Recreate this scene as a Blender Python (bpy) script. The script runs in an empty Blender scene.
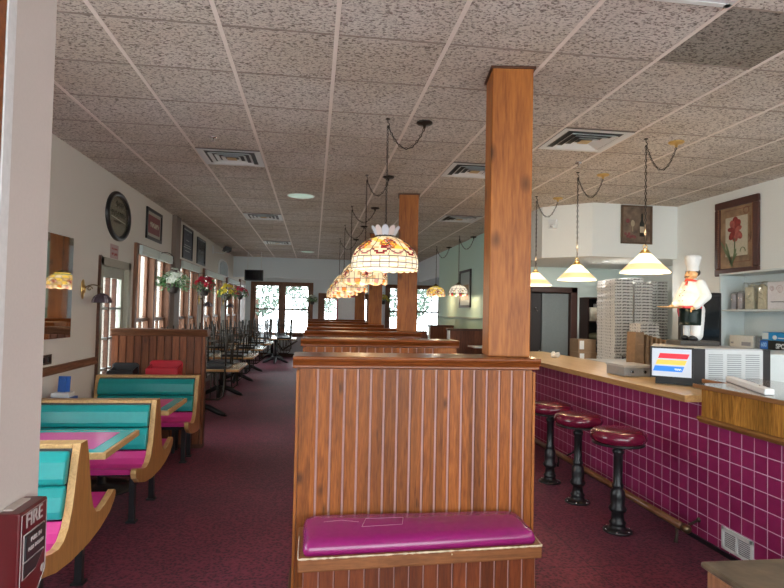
import bpy, bmesh, math, random
from mathutils import Vector, Matrix, Euler
random.seed(7)
C = bpy.context.scene.collection
PI = math.pi
H = 3.08

# ------------------------------------------------------------ materials
MATS = {}
def new_mat(name):
    m = bpy.data.materials.new(name); m.use_nodes = True
    nt = m.node_tree; nt.nodes.clear()
    out = nt.nodes.new('ShaderNodeOutputMaterial')
    b = nt.nodes.new('ShaderNodeBsdfPrincipled')
    nt.links.new(b.outputs[0], out.inputs[0])
    MATS[name] = m
    return m, nt, b, out
def setp(b, **k):
    for a, v in k.items():
        a = a.replace('_', ' ')
        if a in b.inputs:
            if isinstance(v, tuple) and len(v) == 3: v = (*v, 1)
            b.inputs[a].default_value = v
def plain(name, col, rough=.5, metal=0., bump=0., bscale=60, emis=0, vary=.06, spec=None, coat=0):
    if name in MATS: return MATS[name]
    m, nt, b, out = new_mat(name)
    setp(b, Roughness=rough, Metallic=metal)
    if spec is not None: b.inputs['Specular IOR Level'].default_value = spec
    if coat: b.inputs['Coat Weight'].default_value = coat; b.inputs['Coat Roughness'].default_value = .15
    tc = nt.nodes.new('ShaderNodeTexCoord'); n = nt.nodes.new('ShaderNodeTexNoise')
    n.inputs['Scale'].default_value = bscale; n.inputs['Detail'].default_value = 3
    nt.links.new(tc.outputs['Object'], n.inputs['Vector'])
    r = nt.nodes.new('ShaderNodeValToRGB')
    r.color_ramp.elements[0].position = .3; r.color_ramp.elements[1].position = .7
    r.color_ramp.elements[0].color = tuple(c*(1-vary) for c in col)+(1,)
    r.color_ramp.elements[1].color = tuple(min(1, c*(1+vary)) for c in col)+(1,)
    nt.links.new(n.outputs['Fac'], r.inputs[0]); nt.links.new(r.outputs[0], b.inputs['Base Color'])
    if bump:
        bp = nt.nodes.new('ShaderNodeBump'); bp.inputs['Strength'].default_value = bump
        bp.inputs['Distance'].default_value = .01
        nt.links.new(n.outputs['Fac'], bp.inputs['Height']); nt.links.new(bp.outputs[0], b.inputs['Normal'])
    if emis:
        b.inputs['Emission Color'].default_value = (*col, 1); b.inputs['Emission Strength'].default_value = emis
    return m
def wood(name, dark, light, axis=2, scale=1., rough=.5, pitch=0, paxis=0, poff=0., knots=.5, knotcol=None, coat=.04, worn=0):
    """grain runs along axis; boards of width pitch across paxis get their own grain"""
    m, nt, b, out = new_mat(name); N = nt.nodes.new; L = nt.links.new
    tc = N('ShaderNodeTexCoord'); src = tc.outputs['Object']
    if pitch:
        sp = N('ShaderNodeSeparateXYZ'); L(src, sp.inputs[0])
        a = N('ShaderNodeMath'); a.operation = 'SUBTRACT'; a.inputs[1].default_value = poff; L(sp.outputs[paxis], a.inputs[0])
        d = N('ShaderNodeMath'); d.operation = 'DIVIDE'; d.inputs[1].default_value = pitch; L(a.outputs[0], d.inputs[0])
        f = N('ShaderNodeMath'); f.operation = 'FLOOR'; L(d.outputs[0], f.inputs[0])
        w = N('ShaderNodeTexWhiteNoise'); w.noise_dimensions = '1D'; L(f.outputs[0], w.inputs['W'])
        v = N('ShaderNodeVectorMath'); v.operation = 'MULTIPLY_ADD'
        L(w.outputs['Color'], v.inputs[0]); v.inputs[1].default_value = (13, 13, 13); L(src, v.inputs[2]); src = v.outputs[0]
    mp = N('ShaderNodeMapping'); s = [9*scale]*3; s[axis] = .9*scale; mp.inputs['Scale'].default_value = s
    L(src, mp.inputs['Vector'])
    n = N('ShaderNodeTexNoise'); n.inputs['Scale'].default_value = 1.2; n.inputs['Detail'].default_value = 4; n.inputs['Distortion'].default_value = .8
    L(mp.outputs[0], n.inputs['Vector'])
    m2 = N('ShaderNodeMath'); m2.operation = 'MULTIPLY'; m2.inputs[1].default_value = 5; L(n.outputs['Fac'], m2.inputs[0])
    m3 = N('ShaderNodeMath'); m3.operation = 'FRACT'; L(m2.outputs[0], m3.inputs[0])
    pp = N('ShaderNodeMath'); pp.operation = 'PINGPONG'; pp.inputs[1].default_value = .5; L(m2.outputs[0], pp.inputs[0])
    n2 = N('ShaderNodeTexNoise'); n2.inputs['Scale'].default_value = 14; n2.inputs['Detail'].default_value = 3
    L(mp.outputs[0], n2.inputs['Vector'])
    mx = N('ShaderNodeMath'); mx.operation = 'MULTIPLY_ADD'; mx.inputs[1].default_value = .55; L(pp.outputs[0], mx.inputs[0])
    h = N('ShaderNodeMath'); h.operation = 'MULTIPLY'; h.inputs[1].default_value = .75; L(n2.outputs['Fac'], h.inputs[0]); L(h.outputs[0], mx.inputs[2])
    r = N('ShaderNodeValToRGB'); r.color_ramp.elements[0].position = .15; r.color_ramp.elements[1].position = .75
    r.color_ramp.elements[0].color = (*dark, 1); r.color_ramp.elements[1].color = (*light, 1); L(mx.outputs[0], r.inputs[0])
    col = r.outputs[0]
    if pitch:
        hs = N('ShaderNodeHueSaturation'); L(col, hs.inputs['Color'])
        mr = N('ShaderNodeMapRange'); mr.inputs['To Min'].default_value = .72; mr.inputs['To Max'].default_value = 1.2
        L(w.outputs['Value'], mr.inputs['Value']); L(mr.outputs[0], hs.inputs['Value']); col = hs.outputs[0]
    if knots:
        mk = N('ShaderNodeMapping'); s = [7*scale]*3; s[axis] = 4*scale; mk.inputs['Scale'].default_value = s; L(src, mk.inputs['Vector'])
        vo = N('ShaderNodeTexVoronoi'); vo.inputs['Scale'].default_value = .8; L(mk.outputs[0], vo.inputs['Vector'])
        kr = N('ShaderNodeValToRGB'); kr.color_ramp.elements[0].position = .05; kr.color_ramp.elements[0].color = (1, 1, 1, 1)
        kr.color_ramp.elements[1].position = .17; kr.color_ramp.elements[1].color = (0, 0, 0, 1)
        L(vo.outputs['Distance'], kr.inputs[0])
        km = N('ShaderNodeMath'); km.operation = 'MULTIPLY'; km.inputs[1].default_value = knots; L(kr.outputs[0], km.inputs[0])
        mixk = N('ShaderNodeMix'); mixk.data_type = 'RGBA'; L(km.outputs[0], mixk.inputs['Factor']); L(col, mixk.inputs[6])
        kc = knotcol or tuple(c*.25 for c in dark); mixk.inputs[7].default_value = (*kc, 1); col = mixk.outputs[2]
    if worn:
        nw = N('ShaderNodeTexNoise'); nw.inputs['Scale'].default_value = 16; nw.inputs['Detail'].default_value = 6; L(tc.outputs['Object'], nw.inputs['Vector'])
        wr = N('ShaderNodeValToRGB'); wr.color_ramp.elements[0].position = 1-worn; wr.color_ramp.elements[1].position = min(1, 1.04-worn); L(nw.outputs['Fac'], wr.inputs[0])
        mw = N('ShaderNodeMix'); mw.data_type = 'RGBA'; L(wr.outputs[0], mw.inputs['Factor']); L(col, mw.inputs[6]); mw.inputs[7].default_value = (.62, .5, .33, 1); col = mw.outputs[2]
    L(col, b.inputs['Base Color']); setp(b, Roughness=rough)
    b.inputs['Specular IOR Level'].default_value = .3
    b.inputs['Coat Weight'].default_value = coat; b.inputs['Coat Roughness'].default_value = .25
    bp = N('ShaderNodeBump'); bp.inputs['Strength'].default_value = .15; bp.inputs['Distance'].default_value = .003
    L(mx.outputs[0], bp.inputs['Height']); L(bp.outputs[0], b.inputs['Normal'])
    return m

def ceiling_mat(name, col, pit):
    m, nt, b, out = new_mat(name); N = nt.nodes.new; L = nt.links.new
    tc = N('ShaderNodeTexCoord')
    mp = N('ShaderNodeMapping'); mp.inputs['Scale'].default_value = (1, 1.5, 1); L(tc.outputs['Object'], mp.inputs[0])
    n = N('ShaderNodeTexNoise'); n.inputs['Scale'].default_value = 56; n.inputs['Detail'].default_value = 2.5; n.inputs['Distortion'].default_value = .6
    L(mp.outputs[0], n.inputs['Vector'])
    r = N('ShaderNodeValToRGB'); e = r.color_ramp.elements
    e[0].position = .35; e[0].color = (*pit, 1); e[1].position = .51; e[1].color = (*col, 1)
    L(n.outputs['Fac'], r.inputs[0])
    st = N('ShaderNodeTexNoise'); st.inputs['Scale'].default_value = 1.1; st.inputs['Detail'].default_value = 3; L(tc.outputs['Object'], st.inputs['Vector'])
    sr = N('ShaderNodeValToRGB'); sr.color_ramp.elements[0].position = .35; sr.color_ramp.elements[1].position = .6
    sr.color_ramp.elements[0].color = (.88, .84, .78, 1); sr.color_ramp.elements[1].color = (1, 1, 1, 1); L(st.outputs['Fac'], sr.inputs[0])
    mx = N('ShaderNodeMix'); mx.data_type = 'RGBA'; mx.blend_type = 'MULTIPLY'; mx.inputs['Factor'].default_value = 1
    L(r.outputs[0], mx.inputs[6]); L(sr.outputs[0], mx.inputs[7]); L(mx.outputs[2], b.inputs['Base Color'])
    setp(b, Roughness=.95); b.inputs['Specular IOR Level'].default_value = .1
    bp = N('ShaderNodeBump'); bp.inputs['Strength'].default_value = .9; bp.inputs['Distance'].default_value = .012
    L(n.outputs['Fac'], bp.inputs['Height']); L(bp.outputs[0], b.inputs['Normal'])
    return m
def carpet_mat():
    m, nt, b, out = new_mat('maroon_carpet'); N = nt.nodes.new; L = nt.links.new
    tc = N('ShaderNodeTexCoord')
    n = N('ShaderNodeTexNoise'); n.inputs['Scale'].default_value = 160; n.inputs['Detail'].default_value = 2; L(tc.outputs['Object'], n.inputs['Vector'])
    v = N('ShaderNodeTexVoronoi'); v.inputs['Scale'].default_value = 46; L(tc.outputs['Object'], v.inputs['Vector'])
    a = N('ShaderNodeMath'); a.operation = 'MULTIPLY'; L(n.outputs['Fac'], a.inputs[0]); L(v.outputs['Distance'], a.inputs[1])
    r = N('ShaderNodeValToRGB'); e = r.color_ramp.elements; e[0].position = .05; e[0].color = (.035, .004, .009, 1); e[1].position = .34; e[1].color = (.20, .028, .050, 1)
    L(a.outputs[0], r.inputs[0])
    n3 = N('ShaderNodeTexNoise'); n3.inputs['Scale'].default_value = .9; n3.inputs['Detail'].default_value = 4; L(tc.outputs['Object'], n3.inputs['Vector'])
    hs = N('ShaderNodeHueSaturation'); mr = N('ShaderNodeMapRange'); mr.inputs['From Min'].default_value = .3; mr.inputs['From Max'].default_value = .7
    mr.inputs['To Min'].default_value = .75; mr.inputs['To Max'].default_value = 1.15; L(n3.outputs['Fac'], mr.inputs['Value']); L(mr.outputs[0], hs.inputs['Value']); L(r.outputs[0], hs.inputs['Color'])
    # seams of the carpet tiles
    br = N('ShaderNodeTexBrick'); br.inputs['Scale'].default_value = 1; br.offset = 0; br.inputs['Mortar Size'].default_value = .004
    br.inputs['Brick Width'].default_value = 1.8; br.inputs['Row Height'].default_value = 1.8; br.inputs['Color1'].default_value = (1, 1, 1, 1); br.inputs['Color2'].default_value = (1, 1, 1, 1); br.inputs['Mortar'].default_value = (.45, .45, .45, 1)
    L(tc.outputs['Object'], br.inputs['Vector'])
    mx = N('ShaderNodeMix'); mx.data_type = 'RGBA'; mx.blend_type = 'MULTIPLY'; mx.inputs['Factor'].default_value = 1
    L(hs.outputs[0], mx.inputs[6]); L(br.outputs['Color'], mx.inputs[7]); L(mx.outputs[2], b.inputs['Base Color'])
    setp(b, Roughness=.55); b.inputs['Specular IOR Level'].default_value = .22
    b.inputs['Sheen Weight'].default_value = .08; b.inputs['Sheen Tint'].default_value = (.8, .65, .9, 1)
    bp = N('ShaderNodeBump'); bp.inputs['Strength'].default_value = .5; bp.inputs['Distance'].default_value = .006
    L(a.outputs[0], bp.inputs['Height']); L(bp.outputs[0], b.inputs['Normal'])
    return m
def tile_mat():
    """burgundy square tile with pale grout on a face in the YZ plane"""
    m, nt, b, out = new_mat('burgundy_tile'); N = nt.nodes.new; L = nt.links.new
    tc = N('ShaderNodeTexCoord'); sp = N('ShaderNodeSeparateXYZ'); L(tc.outputs['Object'], sp.inputs[0])
    masks = []; cells = []
    for ax, off in ((1, TILE_Y0), (2, TILE_Z0)):
        s = N('ShaderNodeMath'); s.operation = 'SUBTRACT'; s.inputs[1].default_value = off; L(sp.outputs[ax], s.inputs[0])
        d = N('ShaderNodeMath'); d.operation = 'DIVIDE'; d.inputs[1].default_value = TILE; L(s.outputs[0], d.inputs[0])
        f = N('ShaderNodeMath'); f.operation = 'FRACT'; L(d.outputs[0], f.inputs[0])
        fl = N('ShaderNodeMath'); fl.operation = 'FLOOR'; L(d.outputs[0], fl.inputs[0]); cells.append(fl)
        c = N('ShaderNodeMath'); c.operation = 'LESS_THAN'; c.inputs[1].default_value = .05; L(f.outputs[0], c.inputs[0]); masks.append(c)
    mx = N('ShaderNodeMath'); mx.operation = 'MAXIMUM'; L(masks[0].outputs[0], mx.inputs[0]); L(masks[1].outputs[0], mx.inputs[1])
    cb = N('ShaderNodeCombineXYZ'); L(cells[0].outputs[0], cb.inputs[0]); L(cells[1].outputs[0], cb.inputs[1])
    w = N('ShaderNodeTexWhiteNoise'); w.noise_dimensions = '3D'; L(cb.outputs[0], w.inputs['Vector'])
    r = N('ShaderNodeValToRGB'); r.color_ramp.elements[0].color = (.27, .014, .095, 1); r.color_ramp.elements[1].color = (.35, .024, .13, 1); L(w.outputs['Value'], r.inputs[0])
    m2 = N('ShaderNodeMix'); m2.data_type = 'RGBA'; L(mx.outputs[0], m2.inputs['Factor']); L(r.outputs[0], m2.inputs[6]); m2.inputs[7].default_value = (.78, .52, .68, 1)
    L(m2.outputs[2], b.inputs['Base Color'])
    mr = N('ShaderNodeMapRange'); mr.inputs['To Min'].default_value = .42; mr.inputs['To Max'].default_value = .9; L(mx.outputs[0], mr.inputs['Value']); L(mr.outputs[0], b.inputs['Roughness'])
    bp = N('ShaderNodeBump'); bp.invert = True; bp.inputs['Strength'].default_value = .6; bp.inputs['Distance'].default_value = .003; L(mx.outputs[0], bp.inputs['Height']); L(bp.outputs[0], b.inputs['Normal'])
    return m
def print_mat(name, base, ink, scale=(70, 70, 160), thr=.56, rough=.7, band=None):
    m, nt, b, out = new_mat(name); N = nt.nodes.new; L = nt.links.new
    tc = N('ShaderNodeTexCoord'); mp = N('ShaderNodeMapping'); mp.inputs['Scale'].default_value = scale; L(tc.outputs['Object'], mp.inputs[0])
    n = N('ShaderNodeTexNoise'); n.inputs['Scale'].default_value = 1; n.inputs['Detail'].default_value = 1; L(mp.outputs[0], n.inputs['Vector'])
    r = N('ShaderNodeValToRGB'); r.color_ramp.interpolation = 'CONSTANT'; r.color_ramp.elements[0].color = (*base, 1)
    r.color_ramp.elements[1].position = thr; r.color_ramp.elements[1].color = (*ink, 1); L(n.outputs['Fac'], r.inputs[0]); col = r.outputs[0]
    if band:
        sp = N('ShaderNodeSeparateXYZ'); L(tc.outputs['Object'], sp.inputs[0]); k = []
        for op, v in (('GREATER_THAN', band[0]), ('LESS_THAN', band[1])):
            q = N('ShaderNodeMath'); q.operation = op; q.inputs[1].default_value = v; L(sp.outputs[2], q.inputs[0]); k.append(q)
        mu = N('ShaderNodeMath'); mu.operation = 'MULTIPLY'; L(k[0].outputs[0], mu.inputs[0]); L(k[1].outputs[0], mu.inputs[1])
        mx = N('ShaderNodeMix'); mx.data_type = 'RGBA'; L(mu.outputs[0], mx.inputs['Factor']); mx.inputs[6].default_value = (*base, 1); L(col, mx.inputs[7]); col = mx.outputs[2]
    L(col, b.inputs['Base Color']); setp(b, Roughness=rough)
    return m
def glass_mat(name, tint=(1, 1, 1), refl=.08, rough=.02):
    m = bpy.data.materials.new(name); m.use_nodes = True; nt = m.node_tree; nt.nodes.clear(); N = nt.nodes.new
    o = N('ShaderNodeOutputMaterial'); t = N('ShaderNodeBsdfTransparent'); t.inputs[0].default_value = (*tint, 1)
    g = N('ShaderNodeBsdfGlossy'); g.inputs['Roughness'].default_value = rough
    fr = N('ShaderNodeLayerWeight'); fr.inputs['Blend'].default_value = .2
    mu = N('ShaderNodeMath'); mu.operation = 'MULTIPLY_ADD'; mu.inputs[1].default_value = .5; mu.inputs[2].default_value = refl*.5
    mx = N('ShaderNodeMixShader'); nt.links.new(fr.outputs['Fresnel'], mu.inputs[0]); nt.links.new(mu.outputs[0], mx.inputs[0])
    nt.links.new(t.outputs[0], mx.inputs[1]); nt.links.new(g.outputs[0], mx.inputs[2]); nt.links.new(mx.outputs[0], o.inputs[0])
    MATS[name] = m
    return m
def glow(name, col, strength, base=None, rough=.4):
    strength *= .68
    m, nt, b, out = new_mat(name); setp(b, Roughness=rough)
    b.inputs['Base Color'].default_value = (*(base or col), 1); b.inputs['Emission Color'].default_value = (*col, 1); b.inputs['Emission Strength'].default_value = strength
    return m

TILE = .1105; TILE_Y0 = 3.886 - 1.1105*.1105*20; TILE_Y0 = 3.886 - .1105*20; TILE_Z0 = .747 - .1105*6

# ------------------------------------------------------------ mesh helpers
def B(): return bmesh.new()
def box(bm, x0, x1, y0, y1, z0, z1, mi=0):
    vs = [bm.verts.new(p) for p in ((x0,y0,z0),(x1,y0,z0),(x1,y1,z0),(x0,y1,z0),(x0,y0,z1),(x1,y0,z1),(x1,y1,z1),(x0,y1,z1))]
    for f in ((3,2,1,0),(4,5,6,7),(0,1,5,4),(1,2,6,5),(2,3,7,6),(3,0,4,7)):
        q = bm.faces.new([vs[i] for i in f]); q.material_index = mi
    return vs
def rbox(bm, c, size, rot=(0,0,0), mi=0):
    M = Matrix.Translation(c) @ Euler(rot).to_matrix().to_4x4()
    h = [s/2 for s in size]
    vs = box(bm, -h[0], h[0], -h[1], h[1], -h[2], h[2], mi)
    for v in vs: v.co = M @ v.co
    return vs
def prism(bm, pts, axis, a0, a1, mi=0, rim=None):
    """2D outline pts extruded along axis from a0 to a1; other two axes in order"""
    def P(p, a):
        if axis == 0: return (a, p[0], p[1])
        if axis == 1: return (p[0], a, p[1])
        return (p[0], p[1], a)
    A = [bm.verts.new(P(p, a0)) for p in pts]; Z = [bm.verts.new(P(p, a1)) for p in pts]; n = len(pts)
    f = bm.faces.new(A); f.material_index = mi; f = bm.faces.new(Z[::-1]); f.material_index = mi
    for i in range(n):
        f = bm.faces.new((A[i], Z[i], Z[(i+1) % n], A[(i+1) % n])); f.material_index = mi if rim is None else rim
def lathe(bm, prof, seg=24, c=(0,0,0), mi=0, caps=True, a0=0, a1=2*PI, smooth=True):
    full = abs(a1-a0-2*PI) < 1e-6; n = seg if full else seg+1; rings = []
    for r, z in prof:
        rings.append([bm.verts.new((c[0]+r*math.cos(a0+(a1-a0)*k/seg), c[1]+r*math.sin(a0+(a1-a0)*k/seg), c[2]+z)) for k in range(n)])
    out = []
    for i in range(len(rings)-1):
        for k in range(seg):
            k2 = (k+1) % n
            f = bm.faces.new((rings[i][k], rings[i][k2], rings[i+1][k2], rings[i+1][k])); f.material_index = mi; f.smooth = smooth; out.append((f, i, k))
    if caps and full:
        for rr in (rings[0], rings[-1]):
            f = bm.faces.new(rr); f.material_index = mi
    return out
def tube(bm, pts, r, seg=8, mi=0, caps=True, closed=False):
    pts = [Vector(p) for p in pts]; n = len(pts); rings = []; prev = None
    rr = r if isinstance(r, (list, tuple)) else [r]*n
    for i in range(n):
        if closed: d = pts[(i+1) % n]-pts[i-1]
        else: d = pts[min(i+1, n-1)]-pts[max(i-1, 0)]
        d.normalize()
        if prev is None:
            u = d.cross(Vector((0, 0, 1)));
            if u.length < .05: u = d.cross(Vector((1, 0, 0)))
        else: u = prev - d*prev.dot(d)
        if u.length < 1e-6: u = d.orthogonal()
        u.normalize(); prev = u; w = d.cross(u)
        rings.append([bm.verts.new(pts[i]+(u*math.cos(2*PI*k/seg)+w*math.sin(2*PI*k/seg))*rr[i]) for k in range(seg)])
    m = n if closed else n-1
    for i in range(m):
        a = rings[i]; b = rings[(i+1) % n]
        for k in range(seg):
            f = bm.faces.new((a[k], a[(k+1) % seg], b[(k+1) % seg], b[k])); f.material_index = mi; f.smooth = True
    if caps and not closed:
        bm.faces.new(rings[0][::-1]).material_index = mi; bm.faces.new(rings[-1]).material_index = mi
def ell(bm, c, r, seg=16, rot=None, mi=0):
    s = bmesh.ops.create_uvsphere(bm, u_segments=seg, v_segments=max(6, seg*2//3), radius=1)
    M = Matrix.Translation(c) @ (Euler(rot).to_matrix().to_4x4() if rot else Matrix.Identity(4)) @ Matrix.Diagonal((*(r if isinstance(r, (tuple, list)) else (r,)*3), 1))
    for v in s['verts']:
        v.co = M @ v.co
        for f in v.link_faces: f.smooth = True; f.material_index = mi
def capsule(bm, a, b, r0, r1=None, seg=12):
    r1 = r0 if r1 is None else r1; a = Vector(a); b = Vector(b); n = 6
    tube(bm, [a+(b-a)*t/n for t in range(n+1)], [r0+(r1-r0)*t/n for t in range(n+1)], seg)
    ell(bm, a, r0, 12); ell(bm, b, r1, 12)

def world_loc(o):
    v = Vector((0, 0, 0))
    while o is not None: v = v + Vector(o.location); o = o.parent
    return v
def obj(name, bm, mats, parent=None, bevel=0, smooth=None, rel=False, remesh=0, bseg=2):
    """link one mesh object; geometry is in world coordinates unless rel"""
    bmesh.ops.recalc_face_normals(bm, faces=bm.faces)
    me = bpy.data.meshes.new(name)
    if parent is not None and not rel:
        off = world_loc(parent)
        bmesh.ops.translate(bm, verts=bm.verts, vec=-off)
    if smooth is not None:
        for f in bm.faces: f.smooth = smooth
    bm.to_mesh(me); bm.free()
    for m in (mats if isinstance(mats, (list, tuple)) else [mats]): me.materials.append(m)
    o = bpy.data.objects.new(name, me); C.objects.link(o); o.parent = parent
    if remesh:
        md = o.modifiers.new('r', 'REMESH'); md.mode = 'VOXEL'; md.voxel_size = remesh; md.use_smooth_shade = True
        sm = o.modifiers.new('s', 'SMOOTH'); sm.iterations = 4; sm.factor = .5
    if bevel:
        md = o.modifiers.new('b', 'BEVEL'); md.width = bevel; md.segments = bseg; md.limit_method = 'ANGLE'; md.angle_limit = .6
        md.harden_normals = False
    return o
def tag(o, label, cat, group=None):
    o['label'] = label; o['category'] = cat
    if group: o['group'] = group
    return o
def thing(name, label, cat, loc=(0, 0, 0), group=None):
    o = bpy.data.objects.new(name, None); o.empty_display_size = .1; C.objects.link(o); o.location = loc
    return tag(o, label, cat, group)
def struct(o):
    o['kind'] = 'structure'; return o
def sempty(name, loc=(0, 0, 0)):
    o = bpy.data.objects.new(name, None); o.empty_display_size = .1; C.objects.link(o); o.location = loc
    return struct(o)
def dup(root, loc, rot=None, label=None, group=None):
    def cp(o, par):
        c = o.copy(); C.objects.link(c); c.parent = par
        for ch in list(o.children): cp(ch, c)
        return c
    r = cp(root, None); r.location = loc
    if rot is not None: r.rotation_euler = rot
    if label: r['label'] = label
    if group: r['group'] = group
    return r
def text(name, s, loc, rot, size, mat, parent, extrude=.0008, align='CENTER', shear=0, bold=0, sx=1):
    cu = bpy.data.curves.new(name, 'FONT'); cu.body = s; cu.size = size; cu.extrude = extrude; cu.align_x = align; cu.align_y = 'CENTER'; cu.shear = shear; cu.offset = bold
    t = bpy.data.objects.new('tmp', cu); C.objects.link(t)
    dg = bpy.context.evaluated_depsgraph_get(); me = bpy.data.meshes.new_from_object(t.evaluated_get(dg)); C.objects.unlink(t); bpy.data.objects.remove(t)
    me.transform(Matrix.Diagonal((sx, 1, 1, 1)))
    M = Euler(rot).to_matrix().to_4x4(); me.transform(M); me.transform(Matrix.Translation(Vector(loc)-(world_loc(parent) if parent else Vector())))
    me.materials.clear(); me.materials.append(mat)
    o = bpy.data.objects.new(name, me); C.objects.link(o); o.parent = parent
    return o
ROT_X = (PI/2, 0, PI/2)      # text on a face whose normal is +X
ROT_F = (PI/2, 0, 0)         # text on a face whose normal is -Y
ROT_XN = (PI/2, 0, -PI/2)    # text on a face whose normal is -X

# ------------------------------------------------------------ material set
wall_m = plain('warm_white_paint', (.76, .73, .67), .75, bump=.06, bscale=140, vary=.02)
wallr_m = plain('kitchen_white_paint', (.84, .86, .83), .7, bump=.05, bscale=140, vary=.02)
teal_m = plain('pale_green_paint', (.58, .80, .73), .7, bump=.05, bscale=140, vary=.02)
farwall_m = plain('far_blue_white_paint', (.78, .86, .90), .7, bump=.05, bscale=140, vary=.02)
pier_m = plain('grey_pink_paint', (.50, .43, .40), .7, bump=.05, bscale=120, vary=.02)
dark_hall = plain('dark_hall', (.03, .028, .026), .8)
carpet = carpet_mat()
ceil_m = ceiling_mat('ceiling_tile', (.75, .70, .65), (.24, .205, .18))
ceil_dark = ceiling_mat('ceiling_tile_stained', (.38, .35, .31), (.11, .10, .085))
grid_m = plain('tee_grid_metal', (.88, .80, .74), .45, vary=.03)
pine = wood('pine_planks', (.115, .026, .004), (.335, .100, .017), 2, 1.1, pitch=.0735, paxis=0, poff=-.005, knots=.75)
pine_base = wood('pine_base_planks', (.09, .018, .006), (.20, .048, .014), 2, 1.1, pitch=.0735, paxis=0, knots=.6)
cap_w = wood('partition_cap_wood', (.10, .024, .005), (.26, .070, .014), 0, 1, rough=.32, knots=.2, coat=.3)
post_w = wood('post_wood', (.19, .050, .009), (.42, .14, .028), 2, .7, knots=.8)
far_w = wood('dark_walnut_planks', (.10, .028, .012), (.24, .07, .03), 2, 1, pitch=.09, paxis=0, knots=.3)
left_pl = wood('left_partition_planks', (.11, .030, .012), (.26, .085, .032), 2, 1, pitch=.082, paxis=0, knots=.5)
win_w = wood('window_wood', (.12, .05, .028), (.27, .125, .07), 2, 1, knots=.0)
dark_w = wood('dark_trim_wood', (.05, .018, .01), (.12, .05, .028), 1, 1, knots=0)
ply_edge = wood('light_ply_edge', (.45, .25, .10), (.68, .43, .19), 1, 1, knots=0, rough=.35)
ply_face = wood('end_panel_oak', (.28, .125, .038), (.46, .225, .072), 2, 1.2, knots=.1, rough=.35)
butcher = wood('blond_countertop', (.62, .41, .19), (.82, .60, .33), 1, .6, knots=0, rough=.28, coat=.4)
counter_edge = wood('countertop_edge', (.33, .17, .06), (.50, .28, .11), 1, .8, knots=0)
plank_y = wood('honey_planks', (.12, .045, .010), (.56, .26, .05), 2, 1.1, pitch=.105, paxis=1, knots=.85, rough=.35)
rail_w = wood('rail_wood', (.11, .04, .017), (.24, .10, .045), 1, 1, knots=0, rough=.3, coat=.4)
worn_w = wood('worn_board', (.12, .045, .016), (.27, .10, .035), 0, 1, knots=.2, worn=.30)
box_top = plain('worn_brown_top', (.12, .085, .055), .32, bump=.3, bscale=9, vary=.5)
box_side = wood('stand_side_wood', (.15, .06, .03), (.32, .14, .07), 2, 1, knots=.4)
vinyl_mag = plain('magenta_vinyl', (.255, .012, .125), .24, bump=.03, bscale=30, vary=.05, coat=.2)
vinyl_pink = plain('pink_seat_laminate', (.62, .04, .25), .28, vary=.03)
vinyl_teal = plain('teal_vinyl', (.010, .30, .30), .3, bump=.03, bscale=30, vary=.04)
lam_teal = plain('teal_laminate', (.02, .42, .44), .2, vary=.02)
lam_pink = plain('pink_laminate', (.62, .10, .36), .2, vary=.02)
vinyl_mar = plain('maroon_stool_vinyl', (.14, .008, .03), .22, vary=.05, coat=.4)
black = plain('black_metal', (.012, .012, .014), .35, vary=.05)
blackp = plain('black_plastic', (.016, .016, .018), .45, vary=.05)
chrome = plain('chrome', (.7, .7, .72), .18, 1.)
brass = plain('brass', (.80, .56, .22), .3, 1.)
abrass = plain('antique_brass', (.22, .16, .09), .38, .9)
white_p = plain('white_plastic', (.78, .80, .80), .4, vary=.02)
white_m = plain('white_melamine', (.66, .72, .72), .4, vary=.015)
grey_m = plain('grey_metal', (.42, .43, .44), .4, vary=.02)
red_p = plain('red_plastic', (.50, .012, .03), .3, vary=.03)
red_al = plain('alarm_red', (.085, .003, .006), .32, vary=.06)
blue_p = plain('blue_plastic', (.02, .10, .38), .4, vary=.05)
cardb = plain('cardboard', (.30, .19, .11), .8, vary=.08)
bag_m = plain('kraft_bag', (.21, .135, .08), .85, bump=.2, bscale=30, vary=.12)
pizza_m = print_mat('pizza_box_print', (.66, .65, .63), (.10, .095, .10), (55, 55, 95), .47, band=(.012, .031))
pizza_l = print_mat('pizza_box_lit_side', (.80, .79, .76), (.22, .21, .21), (45, 40, 70), .58, band=(.008, .034))  # lighter copy for the sides, window light painted into the base colour
leaf_m = plain('leaf_green', (.08, .20, .07), .5, vary=.35, bscale=25)
leaf_p = plain('leaf_pale', (.32, .42, .24), .5, vary=.3, bscale=25)
flo_w = plain('white_petals', (.75, .78, .68), .6, vary=.08)
flo_r = plain('red_petals', (.55, .01, .05), .5, vary=.2)
flo_y = plain('yellow_petals', (.75, .6, .05), .5, vary=.2)
pane = glass_mat('window_glass', (.97, 1, 1), .06)
clear = glass_mat('clear_wrap', (.95, .96, .97), .12, .12)
mirror_m = plain('mirror_silver', (.80, .82, .82), .03, 1., vary=0)

# ------------------------------------------------------------ the room shell
def wall_holes(name, axis, t0, t1, s0, s1, z0, z1, holes, mat, parent=None):
    """wall slab; axis 0: plane x=t, spans y; axis 1: plane y=t, spans x; holes (a,b,c,d)"""
    bm = B()
    def bx(a, b, c, d):
        if b-a < 1e-4 or d-c < 1e-4: return
        if axis == 0: box(bm, t0, t1, a, b, c, d)
        else: box(bm, a, b, t0, t1, c, d)
    cur = s0
    for (a, b, c, d) in sorted(holes):
        bx(cur, a, z0, z1); bx(a, b, z0, c); bx(a, b, d, z1); cur = b
    bx(cur, s1, z0, z1)
    o = obj(name, bm, mat, parent)
    return struct(o)
bm = B(); box(bm, -2.5, 5.7, -2.3, 20.5, -.12, 0); struct(obj('floor', bm, carpet))
bm = B()
SX, SY = -1.135-.61*3, 3.12-.61*9     # grid origin
GX = [SX+.61*i for i in range(15)]; GY = [SY+.61*j for j in range(39)]
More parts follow.
